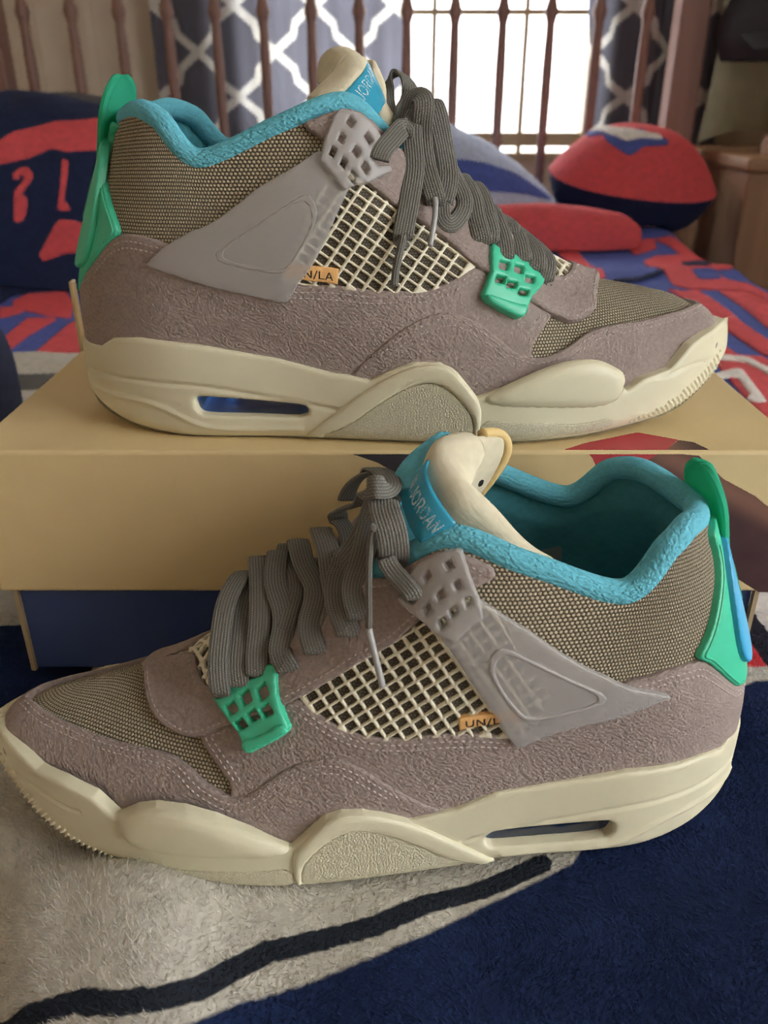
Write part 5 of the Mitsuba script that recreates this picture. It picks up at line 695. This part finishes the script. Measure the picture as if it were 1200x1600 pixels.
# curtains: pleated sheets with a white trellis
def trellis(p, n, uv):
    P = .187; u, v = (p.x+.444)/P, (p.z-.344)/P*.98; a, b = u+v, u-v
    k = .05
    def saw(t):
        t = t-dr.floor(t); return k*dr.select(t < .42, t/.42, dr.select(t > .58, (t-1)/.42, 1-(t-.42)/.08))
    da = a-saw(b); db = b-saw(a)
    da = dr.abs(da-dr.floor(da+.5)); db = dr.abs(db-dr.floor(db+.5))
    w = smoothstep(.082, .055, dr.minimum(da, db))
    return mix((.16, .163, .205), (.80, .80, .76), w)
scene['m_curtain'] = {'type': 'principledthin', 'base_color': mikit.proc(trellis), 'roughness': .9, 'diff_trans': 1.0, 'spec_trans': 0.0}
def curtain(x0, x1, fold, ph, edge=None):
    x = np.linspace(0, 1, 180); z = np.linspace(-.42, 1.5, 60); X, Z = np.meshgrid(x, z, indexing='ij')
    xr = x1+(0 if edge is None else 1)*0*Z
    if edge is not None:
        e = np.interp(Z, [-.42, .15, .25, .45, 1.5], edge); lo = np.where(e < 0, x0, x0+e) if False else x0+e
        XX = lo+(x1-lo)*X
    else: XX = x0+(x1-x0)*X
    Yc = 2.255+.016*np.sin(XX*fold+ph)+.007*np.sin(XX*fold*2.3+1+Z*.8)
    i, j = np.meshgrid(np.arange(179), np.arange(59), indexing='ij'); t = i*60+j; f = np.stack([t, t+60, t+61, t+1], -1).reshape(-1, 4)
    return dict(v=np.stack([XX, Yc, Z], -1).reshape(-1, 3), f=np.vstack([f[:, :3], f[:, [0, 2, 3]]]), uv=np.stack([XX, Z], -1).reshape(-1, 2))
add('curtain', curtain(-.54, .055, 38, .4), 'm_curtain', True); tag('curtain', 'grey-blue curtain with a white trellis pattern left of the bright window', 'curtain')
add('curtain_001', curtain(.47, .82, 45, 1.2, edge=[.05, .045, .03, .0, -.01]), 'm_curtain', True); tag('curtain_001', 'dark blue trellis curtain right of the bright window, behind the headboard post', 'curtain')
# ---------------------------------------------------------------- bed, far blanket with its big letters
bsdf('m_mattress', (.5, .5, .5), .9)
add('bed', box(-1.0, .50, .12, 1.98, -.42, -.075, .05), 'm_mattress', 40); tag('bed', 'mattress under the fleece blankets', 'bed')
fz = lambda base: (lambda p, n, uv: C(*base)*(.8+.4*fbm(p.x*160, p.y*160, p.z*160, 2)))
for nm, c in (('royal', (.075, .11, .36)), ('red', (.60, .09, .10)), ('navy', (.018, .026, .065)), ('white', (.70, .68, .64)), ('greydark', (.085, .085, .095)), ('mapink', (.55, .06, .08)), ('bluewhite', (.42, .49, .66))):
    bsdf('m_f_'+nm, col(fz(c)), .95, sheen=.5, specular=.1)
def decal(key, S, polys, mat, off, h, th=.0018):
    for p in polys:
        if Polygon(p).buffer(0).area > 1e-4: add(num(key), panel(S, p, th, off, .001, h=h, smooth=1, rc=.006, sink=.001), mat, True)
        else: print('skipped', key)
def grid_mesh(S):
    A, B = np.meshgrid(S.a, S.b, indexing='ij'); q = np.stack([A.ravel(), B.ravel()], 1); nb = len(S.b); i, j = np.meshgrid(np.arange(len(S.a)-1), np.arange(nb-1), indexing='ij'); t = i*nb+j
    f = np.stack([t, t+nb, t+nb+1, t+1], -1).reshape(-1, 4); return dict(v=S.pos(q), f=np.vstack([f[:, :3], f[:, [0, 2, 3]]]), uv=q)
WD = TRACE['world']
add('team_blanket', sheet(Surf(BED.a, BED.b, BED.g-[0, 0, .0025], 1.0), .004), 'm_f_royal', True); tag('team_blanket', 'royal blue fleece blanket with large red letters spread over the bed', 'blanket')
for k_, mat, nm, o_ in (('bed_red', 'red', 'red_print', .0015), ('bed_blue', 'royal', 'blue_print', .003), ('bed_navy', 'navy', 'navy_print', .0035), ('bed_white', 'white', 'white_print', .0035)):
    decal('team_blanket__'+nm, BED, WD[k_], 'm_f_'+mat, o_-.0015, .012)
add('blanket_heap', grid_mesh(MOUND), 'm_f_navy', True); tag('blanket_heap', 'heap of folded navy and red fleece blanket with jersey numbers on the left', 'blanket')
decal('blanket_heap__red_print', MOUND, WD['mound_red'], 'm_f_red', .0, .01)
add('cushion__top', grid_mesh(Surf(CUSHION.a, CUSHION.b[30:], CUSHION.g[:, 30:], 1.0)), 'm_f_red', True); add('cushion__underside', grid_mesh(Surf(CUSHION.a, CUSHION.b[:31], CUSHION.g[:, :31], 1.0)), 'm_f_navy', True, label='navy underside'); tag('cushion', 'round red cushion with a navy underside and a blue and white top', 'cushion')
for k_, mat, nm, o_ in (('cushion_blue', 'royal', 'blue_chevron', .0), ('cushion_white', 'white', 'white_top', .0022)):
    decal('cushion__top__'+nm, CUSHION, WD[k_], 'm_f_'+mat, o_, .008)
add('pillow', grid_mesh(PILLOW), 'm_f_bluewhite', True); tag('pillow', 'pale blue pillow with a royal blue lower side by the window', 'pillow')
decal('pillow__blue_side', PILLOW, WD['pillow_blue'], 'm_f_royal', .0, .008)
GP = dome((-.53, 1.80, .09), (.29, .12, .16), pw=.9, sq=2.5, bumps=.2, seed=9, tilt=-.25)
add('pillow_001', grid_mesh(GP), 'm_f_greydark', True); tag('pillow_001', 'dark grey pillow against the headboard behind the upper sneaker', 'pillow')
# red blanket roll under the pillow
RR = dome((.29, 1.63, .016), (.19, .055, .062), pw=.8, sq=3, bumps=.2, seed=4); add('red_throw', grid_mesh(RR), 'm_f_red', True); tag('red_throw', 'folded red throw under the pale blue pillow', 'blanket')
# ---------------------------------------------------------------- right side: dresser, hanging cloth, cap
add('dresser', trimesh.util.concatenate([box(.735, 1.12, 1.80, 2.2, -.5, .118, .006), box(.722, 1.12, 1.78, 2.21, .118, .146, .008)]), 'm_dresser', 30); tag('dresser', 'brown wooden dresser at the right edge beyond the cushion', 'dresser')
def cloth(c, w, h, dy, seed, n=(50, 50)):
    a, b = np.linspace(-1, 1, n[0]), np.linspace(0, 1, n[1]); A, B = np.meshgrid(a, b, indexing='ij')
    P = np.stack([A*w/2*(.82+.18*B)+.02*np.sin(B*5), dy*(np.cos(A*2.2)+.3*np.sin(A*7+B*2)), B*h-.03*A**2*(1-B)], -1)+np.array(c); return sheet(Surf(a, b, P, -1.0), .012)
bsdf('m_khaki', col(lambda p, n, uv: C(.46, .47, .33)*(.8+.4*fbm(p.x*14, p.y*14, p.z*14))), .95)
add('hanging_shirt', cloth((.845, 2.14, .182), .25, .75, -.02, 1), 'm_khaki', True); tag('hanging_shirt', 'khaki green shirt hanging above the dresser', 'shirt')
bsdf('m_black', (.035, .038, .046), .7); bsdf('m_patch', (.5, .5, .48), .6)
cap = dome((.80, 2.0, .375), (.10, .085, .10), pw=.9, sq=2.0); add('cap', grid_mesh(cap), 'm_black', True); tag('cap', 'black cap with a pale embroidered patch hanging at the top right corner', 'cap')
bm = patch([[[715, 1930, 365], [800, 1910, 372], [885, 1930, 365]], [[735, 1885, 335], [800, 1855, 338], [865, 1885, 335]]], 1.0); add('cap__brim', sheet(bm, .004), 'm_black', True)
pt = panel(cap, [[4.35, .25], [5.1, .25], [5.1, .55], [4.35, .55]], .002, .0, .001, h=.006, smooth=1, sink=.001); add('cap__patch', pt, 'm_patch', True)
bag = dome((.915, 1.93, .222), (.075, .07, .11), pw=.8, sq=2.6, bumps=.1); add('bag', grid_mesh(bag), 'm_black', True); tag('bag', 'black pouch standing on the dresser at the right edge', 'bag')
for k_, (x, c) in enumerate(((.787, (.55, .40, .33)), (.815, (.09, .09, .11)), (.838, (.10, .10, .12)))):
    kk = num('bottle'); bsdf('m_bottle%d' % k_, c, .35)
    m = lathe([(0, 0), (.010, 0), (.012, .004), (.012, .026), (.008, .030), (.008, .036), (0, .036)], 16); m.apply_translation((x, 1.86, .146)); add(kk, m, 'm_bottle%d' % k_, 30)
    tag(kk, ['small bottle with a pinkish cap on the dresser', 'left of the two small dark bottles on the dresser', 'right one of the two small dark bottles on the dresser'][k_], 'bottle')
# ---------------------------------------------------------------- shoe box
bsdf('m_card', col(lambda p, n, uv: C(.62, .49, .26)*(.94+.12*fbm(p.x*25, p.y*25, p.z*25))), .42, specular=.45)
bsdf('m_cardnavy', (.035, .065, .19), .5); bsdf('m_cardedge', (.35, .27, .16), .8)
BX0, BX1, BY0, BY1, BZ = -.1855, .1880, .3400, .585, .125
tag('shoe_box', 'large shoe box with a tan lid and a navy base standing on the bed', 'box')
lid = trimesh.util.concatenate([box(BX0, BX1, BY0, BY1, BZ-.004, BZ, .0019), box(BX0, BX1, BY0, BY0+.004, BZ-.0735, BZ, .0019), box(BX0, BX1, BY1-.004, BY1, BZ-.0735, BZ, .0019), box(BX0, BX0+.004, BY0, BY1, BZ-.0735, BZ, .0019), box(BX1-.004, BX1, BY0, BY1, BZ-.0735, BZ, .0019)])
add('shoe_box__lid', lid, 'm_card', 40, label='tan cardboard lid with a torn photo collage printed on it')
add('shoe_box__base', box(BX0+.006, BX1-.0075, BY0+.0055, BY1-.006, .002, BZ-.006, .001), 'm_cardnavy', False, label='navy cardboard base')
for x in (BX0+.005, BX1-.0075): add(num('shoe_box__base_edge'), box(x, x+.0022, BY0+.003, BY0+.006, .002, BZ-.06), 'm_cardedge', False)
def plate_front(poly, z1=BZ-.0015):
    p = np.array(poly); p[:, 1] = np.minimum(p[:, 1], z1); p[:, 0] = np.minimum(p[:, 0], BX1-.001)
    m = trimesh.creation.extrude_polygon(Polygon(p).buffer(0), .00025, engine='earcut'); v = np.array(m.vertices)
    return dict(v=np.stack([v[:, 0], BY0-v[:, 2]+.00005, v[:, 1]], 1), f=np.array(m.faces))
def plate_top(poly):
    m = trimesh.creation.extrude_polygon(Polygon(np.array(poly)).buffer(0), .00025, engine='earcut'); v = np.array(m.vertices)
    return dict(v=np.stack([v[:, 0], v[:, 1], BZ+v[:, 2]-.00005], 1), f=np.array(m.faces))
bsdf('m_printred', col(lambda p, n, uv: C(.40, .045, .055)*(.85+.3*fbm(p.x*60, 0, p.z*60))), .5)
bsdf('m_printnavy', (.045, .04, .05), .5)
bsdf('m_printdark', col(lambda p, n, uv: mix((.045, .018, .022), (.23, .11, .075), smoothstep(.012, .0, dr.abs(p.z-(.112-.55*(p.x-.145))))*.75+.12*fbm(p.x*70, 0, p.z*70))), .5)
for k_ in ('navy', 'red', 'dark'):
    add('shoe_box__lid__'+k_+'_print', plate_front(TRACE['lid'][k_]), 'm_print'+k_, False)
add('shoe_box__lid__red_print_001', plate_top([(.0803, BY0+.0015), (.091, .349), (.118, .362), (.134, .353), (.1255, BY0+.0015)]), 'm_printred', False)
add('shoe_box__lid__dark_print_001', plate_top([(.1257, BY0+.0015), (.134, .3525), (.140, .350), (.144, BY0+.0015)]), 'm_printdark', False)
fl = box(-.1925, -.1903, .515, .523, .02, .163, .0009)
add('shoe_box__flap', fl, 'm_card', 30, label='thin upright tan cardboard flap behind the heel')
# ---------------------------------------------------------------- front fleece blanket: one surface with a pile
def blz(x, y):
    z = .010*np.sin(x*17+1.5+6*y)*np.exp(-((y-.17)/.10)**2)*np.clip((-x-.02)/.08, 0, 1)+.004*np.sin(x*26-y*14)*(x > 0)*np.clip(x/.1, 0, 1)*np.clip((.26-y)/.06, 0, 1)
    z = z-.035*np.clip((.15-y)/.10, 0, 1)**2+.003*meshkit.noise(np.stack([x*30, y*30, 0*x], -1))
    dd = np.clip((x+.120+.30*(y-.2))/-.035, 0, 1); z = z-.016*dd*dd*(3-2*dd)*np.clip((.30-y)/.08, 0, 1)+.006*np.exp(-((x+.085+.3*(y-.2))/.022)**2)*np.clip((.29-y)/.06, 0, 1)
    z = np.minimum(z-.004, .012)
    xl, wl = (.1503-x)*.9982-(y-.2832)*.0593, -(y-.2832)*.9982+(.1503-x)*.0593          # pressed flat under the sneaker
    d = np.hypot(np.maximum(np.abs(xl-.156)-.158, 0), np.maximum(np.abs(wl)-.056, 0)); k = np.clip(d/.03, 0, 1); k = k*k*(3-2*k)
    return np.where(d < .03, z*k+np.minimum(z, -.0068)*(1-k), z)
gx, gy = np.linspace(-.62, .62, 260), np.linspace(.06, .95, 220); X_, Y_ = np.meshgrid(gx, gy, indexing='ij')
Y_ = .06+(Y_-.06)*np.interp(X_, [-.62, -.2, .2, .62], [1.0, .98, .60, .5])
BL = Surf(gx, gy, np.stack([X_, Y_, blz(X_, Y_)], -1), 1.0)
GB, GE = TRACE['ground']['band'], TRACE['ground']['edge']
def seg(p, a, b):
    ax, ay = a; bx, by = b; dx, dy = bx-ax, by-ay; t = dr.clip(((p.x-ax)*dx+(p.y-ay)*dy)/(dx*dx+dy*dy), 0, 1)
    return dr.sqrt(dr.square(p.x-ax-t*dx)+dr.square(p.y-ay-t*dy))
def blanket_col(p, n, uv):
    w = .0012*(noise(p.x*500, p.y*500)-.5)
    q = mi.Point3f(p.x+w, p.y+w, p.z)
    d = mi.Float(9)
    for a, b in zip(GB[:-1], GB[1:]): d = dr.minimum(d, seg(q, a, b))
    # navy side of the edge line
    e = mi.Float(0); E = [[-9, GE[0][1]]]+GE+[[.125, .30], [.19, .34], [9, .37]]
    yy = mi.Float(GE[0][1])
    for a, b in zip(E[:-1], E[1:]):
        t = dr.clip((q.x-a[0])/(b[0]-a[0]), 0, 1); yy = dr.select(q.x >= a[0], a[1]+t*(b[1]-a[1]), yy)
    navy = smoothstep(.0012, -.0012, q.y-yy)
    far = smoothstep(.382, .386, q.y)*0
    left = dr.select((q.x < -.155) & (q.y > .315) & (q.y < .388), 1., 0.)
    band = smoothstep(.0048, .0036, d)
    right = dr.select((q.x > .19), smoothstep(.345, .35, q.y), 0.)
    var = .82+.36*fbm(p.x*260, p.y*260, p.z*260, 2)
    grey = C(.50, .485, .425)*var; nav = C(.012, .023, .072)*var; blk = C(.02, .025, .035)*var
    c = mix(grey, blk, dr.maximum(band, smoothstep(.80, .805, q.y)*smoothstep(.86, .855, q.y)*.8)); c = mix(c, nav, dr.maximum(navy, left))
    # white, black and red stripes by the box's right side
    s = (q.x-.19)/.011; st = dr.select(s < 1, C(.6, .05, .06), dr.select(s < 2.2, C(.02, .02, .03), C(.6, .58, .55)))
    return dr.select((q.x > .19) & (q.y > .352) & (q.y < .60), st*var, c)
bsdf('m_fleece', col(blanket_col), .95, grain(900), .0008, 2e-4, sheen=.4, specular=.1)
add('fleece_blanket', sheet(Surf(BL.a, BL.b, BL.g-[0, 0, .003], 1.0), .006), 'm_fleece', True); tag('fleece_blanket', 'plush fleece blanket, grey and navy with a black line, under the lower sneaker', 'blanket')
NF = 260000
fx_ = rng.uniform(-.30, .30, NF); fy_ = .075+.33*rng.random(NF)**1.25
ins_ = (np.abs((.1503-fx_)*.9982-(fy_-.2832)*.0593-.156) < .15) & (np.abs(-(fy_-.2832)*.9982+(.1503-fx_)*.0593) < .036)
keep_ = ~ins_ & ~((fy_ > BY0) & (fx_ > BX0) & (fx_ < BX1)); fx_, fy_ = fx_[keep_], fy_[keep_]; n_ = len(fx_)
fz_ = blz(fx_, fy_); ang = 2*np.pi*meshkit.noise(np.stack([fx_*22, fy_*22, 0*fx_], -1))+rng.normal(0, .7, n_); ln_ = rng.uniform(.002, .0048, n_); up_ = rng.uniform(.25, .9, n_)
r0 = np.stack([fx_, fy_, fz_-.0005], -1); tip = r0+np.stack([np.cos(ang)*ln_*(1-up_*.5), np.sin(ang)*ln_*(1-up_*.5), up_*ln_*.8], -1); sd_ = np.stack([-np.sin(ang), np.cos(ang), 0*ang], -1)*.0002
V_ = np.stack([r0-sd_, r0+sd_, tip], 1).reshape(-1, 3); k_ = np.arange(n_)*3
add('fleece_blanket__pile', dict(v=V_, f=np.stack([k_, k_+1, k_+2], 1)), 'm_fleece', False); labels['fleece_blanket__pile'] = {'label': 'soft pile of the blanket', 'kind': 'stuff'}
# navy bolster at the left edge
NB = dome((-.352, .52, .05), (.075, .17, .11), pw=.8, sq=2.6, bumps=.08); add('navy_cushion', grid_mesh(NB), 'm_f_navy', True); tag('navy_cushion', 'dark navy cushion at the left edge beside the shoe box', 'cushion')
# ---------------------------------------------------------------- the pair
tag('sneaker', 'taupe suede high top sneaker lying in front on the fleece blanket, toe to the left', 'sneaker', 'pair of sneakers')
tag('sneaker_001', 'taupe suede high top sneaker standing on top of the shoe box, toe to the right', 'sneaker', 'pair of sneakers')
build_shoe('sneaker', 'front'); build_shoe('sneaker_001', 'top')
